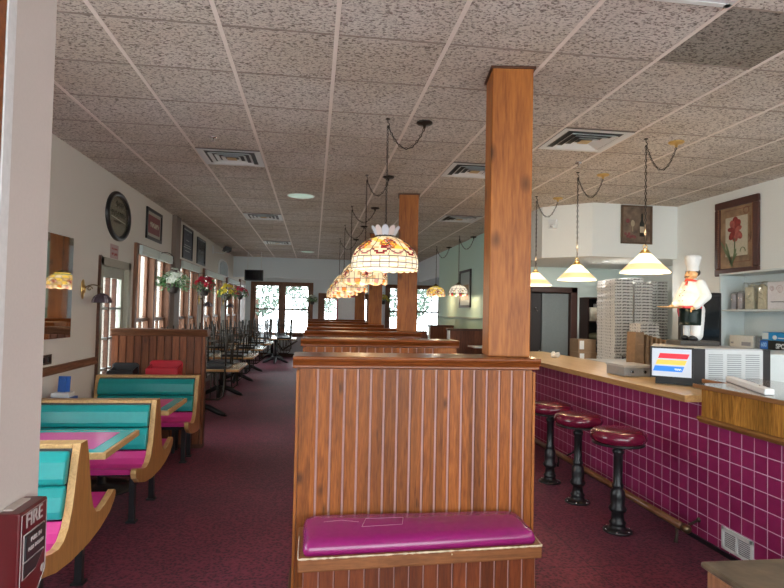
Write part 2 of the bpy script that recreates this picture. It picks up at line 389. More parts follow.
box(bm, -2.5, 5.7, -2.3, 20.5, H, H+.15)
ceil = struct(obj('ceiling', bm, ceil_m))
bm = B(); box(bm, GX[8]+.012, GX[9]-.012, GY[8]+.012, GY[9]-.012, H-.0015, H+.01); o = obj('stained_tile', bm, ceil_dark, ceil)
bm = B(); bm2 = B()
for x in GX:
    if -2.3 < x < 5.5: box(bm, x-.012, x+.012, -2.1, 20.3, H-.004, H+.01)
for y in GY:
    if -2 < y < 20.3: box(bm2, -2.28, 5.5, y-.007, y+.007, H-.003, H+.01)
obj('tee_grid', bm, grid_m, ceil); obj('cross_tees', bm2, plain('cross_tee_metal', (.33, .27, .23), .5), ceil)

LW = -2.28
WIN = [(7.86, 9.58), (10.26, 11.84), (12.5, 14.82), (15.72, 18.05)]
HID = (1.5, 4.2)
holes = [(a, b, .72, 2.36) for a, b in WIN] + [(HID[0], HID[1], .85, 2.4), (-1.6, 1.1, .85, 2.4), (6.68, 7.58, 0, 2.06)]
wall_holes('wall_left', 0, LW-.16, LW, -2.3, 20.5, 0, H, holes, wall_m)
FWIN = [(-2.02, -.12, .78, 2.44), (.24, 1.94, 0, 2.1), (2.54, 4.4, .78, 2.46)]
wall_holes('wall_far', 1, 20.2, 20.36, -2.28, 5.7, 0, H, FWIN, farwall_m)
wall_holes('wall_right', 0, 4.76, 4.9, -2.3, 7.3, 0, H, [], wallr_m)
wall_holes('wall_prep', 0, 5.3, 5.44, 7.3, 9.24, 0, H, [], wallr_m)
bm = B(); box(bm, 4.9, 5.44, 7.2, 7.3, 0, H); struct(obj('wall_corner', bm, wallr_m))
kteal = plain('kitchen_pale_green', (.74, .86, .82), .7, bump=.05, bscale=140, vary=.02)
wall_holes('wall_kitchen', 1, 9.1, 9.22, 3.05, 5.3, 0, H, [(3.46, 4.15, 0, 1.98)], kteal)
wall_holes('wall_dining', 0, 3.05, 3.17, 9.22, 14.2, 0, H, [], teal_m)
bm = B(); box(bm, 3.17, 5.7, 14.1, 14.2, 0, H); struct(obj('wall_alcove', bm, teal_m))
bm = B(); box(bm, 5.6, 5.7, 14.2, 20.2, 0, H); struct(obj('wall_alcove_side', bm, farwall_m))
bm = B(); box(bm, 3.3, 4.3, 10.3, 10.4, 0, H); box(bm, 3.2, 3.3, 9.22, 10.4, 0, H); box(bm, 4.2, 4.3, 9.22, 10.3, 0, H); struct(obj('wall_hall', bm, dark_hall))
wall_holes('wall_front', 1, -2.3, -2.16, -2.5, 5.7, 0, H, [(-2.0, 4.5, .25, 2.9)], wallr_m)
bm = B(); box(bm, 3.05, 3.17, 14.2, 17, 2.5, H); box(bm, LW, 3.17, 17, 17.14, 2.5, H); struct(obj('wall_far_bulkhead', bm, farwall_m))
bm = B(); prism(bm, [(3.07, 7.66), (3.57, 7.2), (4.76, 7.2), (5.3, 7.31), (5.3, 9.1), (3.07, 9.1)], 2, 2.38, H); struct(obj('wall_kitchen_bulkhead', bm, wallr_m))
# entry pier beside the camera, its jamb and a sliver of door
bm = B(); box(bm, -.78, -.60, 1.2, 1.425, 0, H); box(bm, -.78, -.60, -.6, 1.2, 0, H); struct(obj('wall_entry', bm, pier_m, bevel=.01))
bm = B(); box(bm, -.60, -.594, 1.197, 1.222, 0, H-.01); box(bm, -.60, -.597, 1.222, 1.236, 0, H-.01); struct(obj('trim_1', bm, plain('white_jamb', (.62, .6, .6), .5), bevel=.003))
bm = B(); box(bm, -.60, -.596, .9, 1.196, 0, H-.01); struct(obj('trim_2', bm, cap_w, bevel=.003))
# windows of the left wall
val_m = plain('white_valance', (.72, .80, .76), .5, vary=.02)
def window_left(n, a, b, z0, z1, nsash=2):
    r = sempty('window_%d' % n, (LW, (a+b)/2, z0))
    bm = B()
    t = .055
    for y0, y1, c0, c1 in ((a-t, a+.03, z0-t, z1+t), (b-.03, b+t, z0-t, z1+t), (a, b, z1-.02, z1+t), (a, b, z0-t, z0+.02)):
        box(bm, LW-.10, LW+.035, y0, y1, c0, c1)
    box(bm, LW-.1, LW+.07, a-t-.02, b+t+.02, z0-t-.03, z0-t)
    w = (b-a)/nsash
    for i in range(1, nsash): box(bm, LW-.1, LW+.03, a+w*i-.045, a+w*i+.045, z0, z1)
    obj('window_frame', bm, win_w, r, bevel=.004)
    for i in range(nsash):
        y0 = a+w*i+.045; y1 = a+w*(i+1)-.045; zm = (z0+z1)/2-.12
        for k, (c0, c1, dx) in enumerate(((zm-.02, z1-.02, -.075), (z0+.02, zm+.02, -.04))):
            bm = B(); s = .045
            box(bm, LW+dx-.02, LW+dx+.02, y0, y0+s, c0, c1); box(bm, LW+dx-.02, LW+dx+.02, y1-s, y1, c0, c1)
            box(bm, LW+dx-.02, LW+dx+.02, y0, y1, c0, c0+s); box(bm, LW+dx-.02, LW+dx+.02, y0, y1, c1-s, c1)
            box(bm, LW+dx-.012, LW+dx+.022, (y0+y1)/2-.016, (y0+y1)/2+.016, c0, c1)
            sh = obj('sash', bm, win_w, r, bevel=.003)
            bm = B(); box(bm, LW+dx-.003, LW+dx+.003, y0+s, y1-s, c0+s, c1-s); obj('pane', bm, pane, sh)
        bm = B(); box(bm, LW+.036, LW+.075, a+w*i+.05, a+w*(i+1)-.03, z1-.085, z1+.035)
        box(bm, LW+.076, LW+.082, a+w*i+.06, a+w*(i+1)-.04, z1-.04, z1-.02)
        obj('valance', bm, val_m, r, bevel=.006)
for i, (a, b) in enumerate(WIN): window_left(i+1, a, b, .72, 2.36)
window_left(8, HID[0], HID[1], .85, 2.4)
window_left(9, -1.6, 1.1, .85, 2.4)  # unseen extra window added to bring more light onto the booths
white_t = plain('white_muntin', (.34, .38, .38), .5)
def window_far(n, a, b, z0, z1, door=False, fm=win_w):
    r = sempty('window_%d' % n if not door else 'door_2', ((a+b)/2, 20.2, z0)); Y = 20.2
    bm = B(); t = .09
    for x0, x1, c0, c1 in ((a-t, a+.03, z0-t if not door else 0, z1+t), (b-.03, b+t, z0-t if not door else 0, z1+t), (a, b, z1-.02, z1+t)):
        box(bm, x0, x1, Y-.035, Y+.1, c0, c1)
    if not door: box(bm, a-t-.03, b+t+.03, Y-.08, Y+.1, z0-t, z0+.02)
    m = (a+b)/2; box(bm, m-.07, m+.07, Y-.03, Y+.1, z0, z1)
    obj('window_frame' if not door else 'door_frame', bm, fm, r, bevel=.005)
    for k in range(2):
        x0 = a+.03 if k == 0 else m+.07; x1 = m-.07 if k == 0 else b-.03
        zs = [(z0, z1)] if door else [((z0+z1)/2-.02, z1), (z0, (z0+z1)/2+.02)]
        for (c0, c1) in zs:
            bm = B(); s = .05 if not door else .1
            box(bm, x0, x0+s, Y+.02, Y+.06, c0, c1); box(bm, x1-s, x1, Y+.02, Y+.06, c0, c1)
            box(bm, x0, x1, Y+.02, Y+.06, c0, c0+s*(1 if not door else 3)); box(bm, x0, x1, Y+.02, Y+.06, c1-s, c1)
            sh = obj('sash' if not door else 'door_leaf', bm, fm, r, bevel=.004)
            bm = B(); box(bm, x0+s, x1-s, Y+.038, Y+.044, c0+s*(1 if not door else 3), c1-s); obj('pane', bm, pane, sh)
            bm = B()
            for q in range(1, 3): xx = x0+(x1-x0)*q/3; box(bm, xx-.012, xx+.012, Y+.025, Y+.037, c0+s, c1-s)
            nz = 2 if not door else 5
            for q in range(1, nz): zz = c0+(c1-c0)*q/nz; box(bm, x0+s, x1-s, Y+.025, Y+.037, zz-.012, zz+.012)
            obj('muntins', bm, white_t if not door else fm, sh)
window_far(5, *FWIN[0]); window_far(0, *FWIN[1], door=True); window_far(6, *FWIN[2])
# glazed shop front behind the viewer
r = sempty('window_7', (1.2, -2.2, .25)); bm = B()
for x in (-2, -.7, .6, 1.9, 3.2, 4.5): box(bm, x-.035, x+.035, -2.27, -2.19, .25, 2.9)
box(bm, -2, 4.5, -2.27, -2.19, .25, .31); box(bm, -2, 4.5, -2.27, -2.19, 2.84, 2.9); obj('window_frame', bm, grey_m, r)
bm = B(); box(bm, -2, 4.5, -2.235, -2.229, .31, 2.84); obj('pane', bm, pane, r)
# the glazed door in the left wall
r = sempty('door_1', (LW, 7.13, 0)); bm = B()
for y0, y1, c0, c1 in ((6.60, 6.70, 0, 2.13), (7.56, 7.66, 0, 2.13), (6.60, 7.66, 2.04, 2.13)): box(bm, LW-.1, LW+.02, y0, y1, c0, c1)
obj('door_frame', bm, plain('putty_frame', (.40, .38, .30), .5), r, bevel=.004)
bm = B(); box(bm, LW+.0, LW+.028, 6.585, 6.602, 0, 2.14); obj('edge_strip', bm, dark_w, r)
bm = B(); X0, X1 = LW-.07, LW-.03
box(bm, X0, X1, 6.70, 6.80, 0, 2.04); box(bm, X0, X1, 7.46, 7.56, 0, 2.04); box(bm, X0, X1, 6.8, 7.46, 1.92, 2.04); box(bm, X0, X1, 6.8, 7.46, 0, .55)
leaf = obj('door_leaf', bm, plain('grey_green_door', (.42, .43, .36), .5), r, bevel=.003)
bm = B()
for q in (1, 2): y = 6.8+.22*q; box(bm, X0+.005, X1+.012, y-.012, y+.012, .55, 1.92)
obj('muntins', bm, dark_w, leaf)
bm = B()
for z in (.89, 1.23, 1.57): box(bm, X0+.005, X1+.006, 6.8, 7.46, z-.012, z+.012)
obj('muntins', bm, white_t, leaf)
bm = B(); box(bm, LW-.052, LW-.047, 6.8, 7.46, .55, 1.92); obj('pane', bm, pane, leaf)
bm = B(); tube(bm, [(LW-.03, 7.5, 1.0), (LW+.03, 7.5, 1.0), (LW+.03, 7.4, 1.0)], .01); box(bm, LW-.03, LW-.02, 7.48, 7.53, .92, 1.1); obj('door_handle', bm, black, leaf)
# pilaster, chair rail, corner trim, wainscot
bm = B(); box(bm, LW, LW+.07, 9.74, 10.06, 0, H-.005); struct(obj('trim_3', bm, plain('brown_post_paint', (.20, .145, .115), .6), bevel=.004))
bm = B(); prism(bm, [(LW, .985), (LW+.03, .985), (LW+.035, 1.0), (LW+.022, 1.02), (LW+.022, 1.045), (LW+.03, 1.06), (LW, 1.06)], 1, 4.22, 6.58); struct(obj('trim_4', bm, wood('chair_rail_wood', (.14, .06, .03), (.28, .13, .07), 1, 1, knots=0), bevel=.003))
bm = B(); box(bm, LW, LW+.06, 18.3, 19.6, 0, 2.5); struct(obj('trim_5', bm, win_w, bevel=.004))
bm = B(); box(bm, LW, LW+.02, -2.1, 6.58, 0, .11); box(bm, LW, LW+.02, 7.68, 20.2, 0, .11); struct(obj('baseboard_left', bm, dark_w))
bm = B(); box(bm, -2.26, .14, 20.18, 20.2, 0, .12); box(bm, 2.05, 5.6, 20.18, 20.2, 0, .12); struct(obj('baseboard_far', bm, dark_w))
bm = B(); box(bm, 3.03, 3.05, 9.22, 14.2, 0, 1.49); struct(obj('trim_6', bm, plain('green_wainscot', (.40, .56, .44), .6)))
bm = B(); box(bm, 3.01, 3.05, 9.22, 14.2, 1.49, 1.53); struct(obj('trim_7', bm, plain('green_rail', (.30, .42, .36), .5), bevel=.005))
# kitchen doorway
r = sempty('door_3', (3.8, 9.1, 0)); bm = B()
box(bm, 3.36, 3.47, 9.06, 9.22, 0, 2.06); box(bm, 4.14, 4.25, 9.06, 9.22, 0, 2.06); box(bm, 3.36, 4.25, 9.06, 9.22, 1.97, 2.06); obj('door_frame', bm, plain('dark_brown_casing', (.07, .03, .022), .45), r, bevel=.008)
bm = B(); box(bm, 3.68, 4.13, 9.14, 9.18, .01, 1.96); dl = obj('door_leaf', bm, plain('grey_door', (.22, .25, .25), .5), r, bevel=.004)
bm = B(); box(bm, 3.47, 3.67, 9.16, 9.2, .01, 1.96); obj('door_leaf', bm, plain('dark_door', (.035, .03, .03), .5), r, bevel=.004)
bm = B(); tube(bm, [(3.56, 9.16, 1.7), (3.56, 9.12, 1.69), (3.56, 9.1, 1.73)], .006); tube(bm, [(3.56, 9.13, 1.69), (3.6, 9.1, 1.66)], .005); obj('coat_hook', bm, chrome, r)
bm = B(); ell(bm, (3.63, 9.12, 1.02), .022); obj('door_knob', bm, chrome, r)

# ------------------------------------------------------------ posts
def post(y, lab, zb):
    t = thing('wooden_post', lab, 'post', (1.160, y+.12, zb), 'square wooden ceiling posts down the booth row')
    h = .122; bm = B(); box(bm, -h, h, -h, h, 0, H-zb+.002); obj('shaft', bm, post_w, t, bevel=.006, rel=True)
    bm = B(); h += .012; box(bm, -h, h, -h, h, H-zb-.016, H-zb-.003); obj('top_trim', bm, dark_w, t, rel=True)
    t.rotation_euler = (0, 0, math.radians(-8))
for y, l in ((3.335, 'square honey wood post rising from the nearest booth partition to the ceiling'),
             (7.19, 'square brown wood post just behind the nearest stained glass lamp'),
             (10.98, 'third square brown wood post back, beside the red framed board'),
             (14.75, 'slim looking farthest square brown wood post, left of the third one')): post(y, l, 1.351 if y < 4 else 1.358 if y < 8 else 1.356 if y < 12 else 1.386)

# ------------------------------------------------------------ centre booth partitions
def planks(bm, x0, x1, y, z0, z1, pitch, depth=.012, first=.0, groove=.009):
    """beaded board face at y looking towards -Y"""
    xs = []; x = x0+(first or pitch)
    while x < x1-.01: xs.append(x); x += pitch
    edges = [x0]+xs+[x1]
    for a, b in zip(edges[:-1], edges[1:]):
        g = groove/2
        prism(bm, [(a+g, y+depth), (a+g+.003, y), (b-g-.003, y), (b-g, y+depth)], 2, z0, z1) if b-a > .02 else None
def cap_profile(y0, y1, zt):
    P = [(.034, 0), (.038, .010), (.034, .022), (.022, .032), (.014, .046), (.010, .050), (.010, .064), (0, .068)]
    return [(y0-a, zt-b) for a, b in P]+[(y1+a, zt-b) for a, b in P[::-1]]
bead = plain('groove_pink_highlight', (.46, .26, .23), .5, vary=.05)  # core colour paints pinkish highlights into the plank grooves
def partition(y, zt, lab, x0=-.072, x1=1.262, th=.27, hidden=False, stub=False):
    t = thing('booth_partition', lab, 'partition', ((x0+x1)/2, y+th/2, 0), 'plank booth partitions down the middle')
    bm = B(); box(bm, x0+.004, x1-.004, y+.009, y+th-.009, 0, zt-.06)
    obj('core', bm, bead, t)
    bm = B(); planks(bm, x0, x1, y, .1, zt-.07, .0735, first=.105)
    bm2 = B(); planks(bm2, x0, x1, y, .1, zt-.07, .0735, first=.105)
    for v in bm2.verts: v.co.y = 2*y+th-v.co.y
    me = bpy.data.meshes.new('tmp'); bm2.to_mesh(me); bm.from_mesh(me); bm2.free()
    obj('plank_face', bm, pine, t, bevel=.0)
    bm = B(); prism(bm, cap_profile(y, y+th, zt), 0, x0-.032, x1+.032); obj('cap_moulding', bm, cap_w, t, bevel=.003)
    bm = B(); box(bm, x0-.012, x0+.004, y-.004, y+th+.004, 0, zt-.08); box(bm, x1-.004, x1+.012, y-.004, y+th+.004, 0, zt-.08); obj('end_panel', bm, post_w, t, bevel=.003)
    bm = B(); box(bm, x0-.03, x1+.03, y-.018, y+th+.018, 0, .09); obj('baseboard', bm, dark_w, t, bevel=.004)
    return t
PN = ['nearest plank partition with the magenta bench against it', 'second plank partition back, with its top moulding showing above the nearest one',
      'third booth partition back, ending at the second wooden post', 'fourth booth partition back, a strip of cap moulding above the third',
      'fifth booth partition back, ending at the third wooden post', 'sixth booth partition back, a thin dark cap line above the fifth', 'farthest booth partition of the middle row, topmost cap line']
for y, zt, l in zip((3.25, 5.14, 7.02, 8.95, 10.8, 12.7, 14.6), (1.35, 1.355, 1.357, 1.345, 1.355, 1.37, 1.385), PN):
    t = partition(y, zt, l)
    if y == 5.14:
        bm = B(); box(bm, 1.10, 1.272, y-.012, y+.02, 0, zt-.068); obj('end_post', bm, post_w, t, bevel=.004)

# bench in front
t = thing('booth_bench', 'magenta vinyl bench with worn wood rim against the nearest plank partition', 'bench', (.57, 3.0, 0))
bm = B(); prism(bm, [(-.045, 2.80), (1.175, 2.872), (1.20, 3.228), (-.05, 3.228)], 2, .372, .437); obj('seat_board', bm, worn_w, t, bevel=.008)
bm = B(); prism(bm, [(-.02, 2.845), (1.15, 2.905), (1.165, 3.228), (-.02, 3.228)], 2, .02, .372); obj('base_core', bm, bead, t)
bm = B()
n = 16
for i in range(n):
    f0 = i/n; f1 = (i+1)/n; xa = -.02+1.17*f0+.0035; xb = -.02+1.17*f1-.0035; ya = 2.83+.068*f0; yb = 2.83+.068*f1
    prism(bm, [(xa, ya), (xb, yb), (xb, yb+.02), (xa, ya+.02)], 2, .03, .371)
obj('base_planks', bm, pine_base, t, bevel=.002)
bm = B()
def cushion(bm, quad, z0, z1, rad=.07, bulge=.012):
    """quad front-left, front-right, back-right, back-left"""
    def rounded(inset):
        c = [Vector(q) for q in quad]; ctr = sum(c, Vector((0, 0)))/4; pts = []
        for i in range(4):
            p = c[i]; a = (c[i-1]-p).normalized(); b = (c[(i+1) % 4]-p).normalized(); R = rad if i > 1 else .03
            p = p + (a+b)*inset
            for k in range(5):
                s = k/4; pts.append(p+a*R*(1-s)**2+b*R*s**2)
        return pts
    levels = [(0.0, z0), (-.004, z0+.02), (.0, z1-.03), (.008, z1-.012), (.022, z1-.003), (.05, z1+bulge*.5)]
    rings = [[bm.verts.new((p.x, p.y, z)) for p in rounded(i)] for i, z in levels]; m = len(rings[0])
    for a, b in zip(rings[:-1], rings[1:]):
        for k in range(m): f = bm.faces.new((a[k], a[(k+1) % m], b[(k+1) % m], b[k])); f.smooth = True
    f = bm.faces.new(rings[-1]); f.smooth = True; bm.faces.new(rings[0][::-1])
cushion(bm, [(-.018, 2.828), (1.15, 2.895), (1.16, 3.23), (-.022, 3.23)], .438, .503)
cu = obj('cushion', bm, vinyl_mag, t)
bm = B(); rnd = random.Random(3); P = []; Rr = []
for k in range(70):
    f = k/69; P.append((-.043+1.216*f, 2.802+.0715*f, .4365)); Rr.append(rnd.choice((.0015, .003, .0055, .004, .006)))
tube(bm, P, Rr, 5); tube(bm, [(-.044+.0*k, 2.81+.04*k, .4365) for k in range(8)], .003, 5); tube(bm, [(1.176+.0025*k, 2.88+.04*k, .4365) for k in range(8)], .0035, 5)
obj('worn_edge', bm, plain('bare_wood', (.62, .50, .36), .7, vary=.25, bscale=30), t)
bm = B()
def path_tube(pts, r=.0014): tube(bm, pts, r, 5)
for a, b in (((.27, 3.0), (.48, 3.02)), ((.48, 3.02), (.5, 3.12)), ((.5, 3.12), (.3, 3.115)), ((.3, 3.115), (.27, 3.0)), ((.08, 3.08), (.17, 3.1)), ((.17, 3.1), (.26, 3.07))):
    path_tube([(a[0], a[1], .5092), (b[0], b[1], .5092)], .0009)
obj('scratches', bm, plain('scratch_pink', (.55, .2, .4), .5), cu)

# ------------------------------------------------------------ left booths
def booth_profile(half=False):
    """(y,z) outline of an end panel about its centre"""
    R = [(.045, .87), (.07, .80), (.10, .68), (.13, .56), (.17, .47), (.22, .425), (.28, .41), (.36, .42), (.46, .445), (.52, .462), (.545, .452), (.55, .43), (.53, .395), (.45, .345), (.30, .305), (.12, .285)]
    L = [(-y, z) for y, z in R]
    if half: R = [(.05, .87), (.06, .28)]
    return L[::-1] + R     # from bottom-left round the top to bottom-right
def booth(yc, x0, x1, lab, half=False):
    t = thing('restaurant_booth', lab, 'booth seat', ((x0+x1)/2, yc, 0), 'teal and pink booths along the left wall')
    for xa in ((x1-.04), x0):
        bm = B(); prism(bm, [(y+yc, z) for y, z in booth_profile(half)], 0, xa, xa+.04, 0, 1); obj('end_panel', bm, [ply_face, ply_edge], t, bevel=.003)
    xa, xb = x0+.04, x1-.04
    for s in ((-1,) if half else (-1, 1)):
        # seat shell curving up to the backrest
        prof = [(.51, .452), (.46, .44), (.36, .415), (.28, .405), (.22, .415), (.18, .45), (.145, .50)]
        low = [(.145-.02, .49), (.16, .43), (.21, .39), (.28, .38), (.36, .39), (.46, .412), (.50, .41)]
        bm = B(); prism(bm, [(yc+s*y, z) for y, z in prof+low], 0, xa, xb); obj('seat', bm, vinyl_pink, t, bevel=.006, smooth=None)
        bm = B(); rbox_pts = [(.155, .50), (.17, .53), (.158, .60), (.130, .655), (.115, .655), (.11, .50)]
        prism(bm, [(yc+s*y, z) for y, z in [(.118, .505), (.165, .51), (.168, .55), (.150, .62), (.118, .668), (.095, .668)]], 0, xa+.002, xb-.002); obj('back_pad', bm, vinyl_teal, t, bevel=.012, bseg=3)
        bm = B(); prism(bm, [(yc+s*y, z) for y, z in [(.095, .672), (.138, .676), (.142, .71), (.124, .79), (.088, .836), (.06, .836)]], 0, xa+.002, xb-.002); obj('back_pad', bm, vinyl_teal, t, bevel=.012, bseg=3)
        bm = B(); box(bm, xb-.3, xb-.02, yc+s*.22-.02, yc+s*.22+.02, .33, .38); box(bm, xa, xb, yc+s*.25-.015, yc+s*.25+.015, .35, .378); obj('seat_rail', bm, black, t)
    bm = B(); prism(bm, [(yc-.085, .50), (yc-.045, .845), (yc+.045, .845), (yc+.085, .50)], 0, xa, xb); obj('back_core', bm, plain('back_core_board', (.05, .05, .05), .6), t)
    bm = B(); box(bm, xa, xb, yc-.055, yc+.055, .845, .868); obj('top_rail', bm, ply_edge, t, bevel=.004)
    for xx in (x1-.10, x0+.12):
        for dy in ((-.26, .27) if not half else (-.26, -.0)):
            bm = B(); box(bm, xx-.02, xx+.02, yc+dy-.02, yc+dy+.02, .0, .345); box(bm, xx-.035, xx+.035, yc+dy-.035, yc+dy+.035, 0, .012); obj('leg', bm, black, t)
BX0, BX1 = -2.25, -1.20
booth(3.36, BX0, BX1, 'nearest teal and pink double booth seat, partly behind the red fire alarm')
booth(4.88, BX0, BX1, 'middle teal and pink double booth seat along the left wall')
booth(6.60, BX0, BX1, 'farthest teal and pink booth seat, in front of the dark plank partition', half=True)
def booth_table(y0, y1, x0, x1, lab):
    t = thing('booth_table', lab, 'table', ((x0+x1)/2, (y0+y1)/2, 0), 'pink tables with teal border in the left booths')
    bm = B(); box(bm, x0, x1, y0, y1, .70, .738); obj('tabletop', bm, ply_edge, t, bevel=.004)
    bm = B(); box(bm, x0+.01, x1-.022, y0+.022, y1-.022, .738, .7405); obj('border', bm, lam_teal, t)
    bm = B(); box(bm, x0+.01, x1-.10, y0+.095, y1-.095, .7405, .7415); obj('inlay', bm, lam_pink, t)
    bm = B(); xm = x0+.45; ym = (y0+y1)/2; lathe(bm, [(.28, 0), (.27, .02), (.06, .045), (.035, .06), (.035, .68), (.12, .70)], 20, (xm, ym, 0)); obj('pedestal', bm, black, t)
booth_table(3.65, 4.33, -2.25, -1.185, 'pink booth table with teal border between the nearest and middle booth seats')
booth_table(5.10, 5.82, -2.25, -1.17, 'pink booth table with teal border between the middle and farthest booth seats')
# left plank partition
t = thing('plank_partition', 'dark brown plank half wall behind the farthest teal booth on the left', 'partition', (-1.74, 7.0, 0))
bm = B(); box(bm, -2.24, -1.222, 6.965, 7.08, 0, 1.27); obj('core', bm, dark_w, t)
bm = B(); planks(bm, -2.24, -1.215, 6.95, .05, 1.275, .082); obj('plank_face', bm, left_pl, t)
bm = B(); prism(bm, [(6.91, 1.35), (6.905, 1.335), (6.925, 1.31), (6.935, 1.28), (6.95, 1.27), (7.09, 1.27), (7.12, 1.31), (7.13, 1.35)], 0, -2.24, -1.19); obj('cap_moulding', bm, left_pl if False else wood('left_cap_wood', (.08, .03, .014), (.19, .075, .034), 0, 1, knots=0), t, bevel=.003)
# booster seats between them
def booster(x0, x1, y0, y1, z0, z1, m, lab, nm):
    t = thing(nm, lab, 'booster seat', ((x0+x1)/2, (y0+y1)/2, z0))
    w = .02
    bm = B(); box(bm, x0, x1, y0, y1, z0+(z1-z0)*.35, z0+(z1-z0)*.45); obj('seat', bm, m, t, bevel=.008)
    bm = B(); prism(bm, [(x0, z0), (x0-.01, z1-.02), (x0+.02, z1), (x1-.02, z1), (x1+.01, z1-.02), (x1, z0)], 1, y1-w, y1); obj('backrest', bm, m, t, bevel=.01)
    for a in (x0, x1-w):
        bm = B(); prism(bm, [(y0, z0), (y0, z1-.09), (y0+.03, z1-.07), (y1, z1-.04), (y1, z0)], 0, a, a+w); obj('side', bm, m, t, bevel=.008)
    bm = B(); prism(bm, [(x0, z0), (x0, z1-.075), (x0+.03, z1-.065), (x1-.03, z1-.065), (x1, z1-.075), (x1, z0)], 1, y0, y0+w); obj('front', bm, m, t, bevel=.006)
    return t
t = booster(-1.80, -1.46, 6.71, 6.93, .72, 1.0, red_p, 'bright red plastic booster seat leaning before the dark plank half wall', 'booster_seat')
bm = B()
for x in (-1.77, -1.49):
    for y in (6.74, 6.9): box(bm, x-.015, x+.015, y-.015, y+.015, 0, .75)
obj('stand', bm, black, t)
t = booster(-2.2, -1.93, 6.71, 6.93, .66, .97, blackp, 'black plastic booster seat by the left wall behind the farthest teal booth', 'booster_seat')
bm = B()
for x in (-2.17, -1.96):
    for y in (6.74, 6.9): box(bm, x-.015, x+.015, y-.015, y+.015, 0, .70)
obj('stand', bm, black, t)
# blue caddy
t = thing('table_caddy', 'blue and white caddy box on the far booth table against the left wall', 'caddy', (-2.14, 5.45, .741))
bm = B(); box(bm, -2.235, -2.05, 5.36, 5.55, .742, .80); obj('tray', bm, blue_p, t, bevel=.005)
bm = B(); box(bm, -2.22, -2.07, 5.40, 5.53, .80, .84); obj('packets', bm, white_p, t, bevel=.006)
bm = B(); rbox(bm, (-2.15, 5.50, .90), (.10, .012, .15), (-.12, 0, 0)); box(bm, -2.17, -2.13, 5.47, 5.52, .8, .96); obj('card_holder', bm, blue_p, t, bevel=.003)

# ------------------------------------------------------------ fire alarm pull station
t = thing('fire_alarm', 'red FIRE pull station on the pier at the left edge', 'fire alarm', (-.58, 1.3, 1.1))
bm = B(); prism(bm, [(1.24, 1.19), (1.36, 1.19), (1.362, 1.035), (1.30, .975), (1.24, .955)], 0, -.602, -.556); body = obj('housing', bm, red_al, t, bevel=.004)
wl = plain('alarm_white_print', (.36, .31, .30), .5)
text('lettering', 'FIRE', (-.5555, 1.30, 1.166), ROT_X, .040, wl, body, bold=.0004)
bm = B()
def frame_line(pts, r=.0012):
    tube(bm, [(-.5552, y, z) for y, z in pts], r, 5, closed=True)
frame_line([(1.246, 1.184), (1.354, 1.184), (1.356, 1.04), (1.30, .985), (1.246, .968)], .0009)
frame_line([(1.257, 1.142), (1.345, 1.142), (1.345, 1.085), (1.31, 1.058), (1.257, 1.055)], .0013)
frame_line([(1.259, 1.088), (1.343, 1.088), (1.343, 1.086), (1.259, 1.086)], .0008)
obj('outline', bm, wl, body)
bm = B(); prism(bm, [(1.26, 1.14), (1.342, 1.14), (1.342, 1.09), (1.26, 1.09)], 0, -.556, -.5515); hd = obj('handle', bm, black, body, bevel=.002)
bm = B(); prism(bm, [(1.26, 1.085), (1.342, 1.085), (1.31, 1.06), (1.26, 1.058)], 0, -.556, -.5535); obj('recess', bm, black, body)
text('lettering', 'PULL IN', (-.5509, 1.301, 1.127), ROT_X, .013, wl, hd)
text('lettering', 'PULL DOWN', (-.5509, 1.301, 1.110), ROT_X, .011, wl, hd)
bm = B(); tube(bm, [(-.5555, 1.258, .99), (-.5555, 1.30, 1.015)], .0012, 5); tube(bm, [(-.5555, 1.268, .985), (-.5555, 1.295, 1.0)], .0009, 5); ell(bm, (-.5555, 1.252, .985), (.001, .006, .006)); ell(bm, (-.5555, 1.345, 1.045), (.001, .009, .009)); obj('print', bm, wl, body)
bm = B(); box(bm, -.598, -.58, 1.262, 1.335, 1.19, 1.193); obj('top_label', bm, plain('label_buff', (.5, .42, .38), .6), body)

# ------------------------------------------------------------ bar counter
t = thing('bar_counter', 'long bar counter faced in burgundy tile with blond wood top', 'counter', (2.95, 5.5, 0))
tm = tile_mat()
bm = B(); box(bm, 2.80, 2.92, 1.6, 7.9, 0, 1.022); obj('tile_front', bm, tm, t)
bm = B(); box(bm, 2.92, 3.3, 1.7, 7.9, .08, 1.02); obj('carcass', bm, dark_w, t)
bm = B(); prism(bm, [(2.535, 3.74), (2.535, 8.2), (3.33, 8.2), (3.33, 3.8), (2.9, 3.74)], 2, 1.024, 1.072, 0, 1); obj('countertop', bm, [butcher, counter_edge], t, bevel=.005)
bm = B(); box(bm, 2.785, 2.80, 1.6, 7.9, 0, .03); obj('toe_trim', bm, black, t)
t = thing('raised_counter', 'raised counter box of honey coloured planks with glossy top, above the burgundy tile at right', 'counter', (3.0, 2.7, .9))
bm = B(); box(bm, 2.675, 2.80, 1.62, 3.73, .90, 1.12); box(bm, 2.80, 3.35, 1.62, 3.73, 1.075, 1.12); box(bm, 2.92, 3.35, 3.73, 4.05, 1.074, 1.12); obj('core', bm, dark_w, t)
bm = B()
y = 3.745
while y > 1.65: prism(bm, [(2.676, y), (2.662, y-.003), (2.662, y-.100), (2.676, y-.1035)], 2, .925, 1.12); y -= .105
box(bm, 2.676, 2.80, 3.73, 3.745, .925, 1.12); obj('plank_face', bm, plank_y, t)
bm = B(); prism(bm, [(2.64, .93), (2.635, .915), (2.65, .895), (2.665, .885), (2.80, .885), (2.80, .93)], 1, 1.62, 3.76); obj('bottom_moulding', bm, wood('mould_honey', (.16, .06, .015), (.33, .15, .04), 1, 1, knots=0), t, bevel=.002)
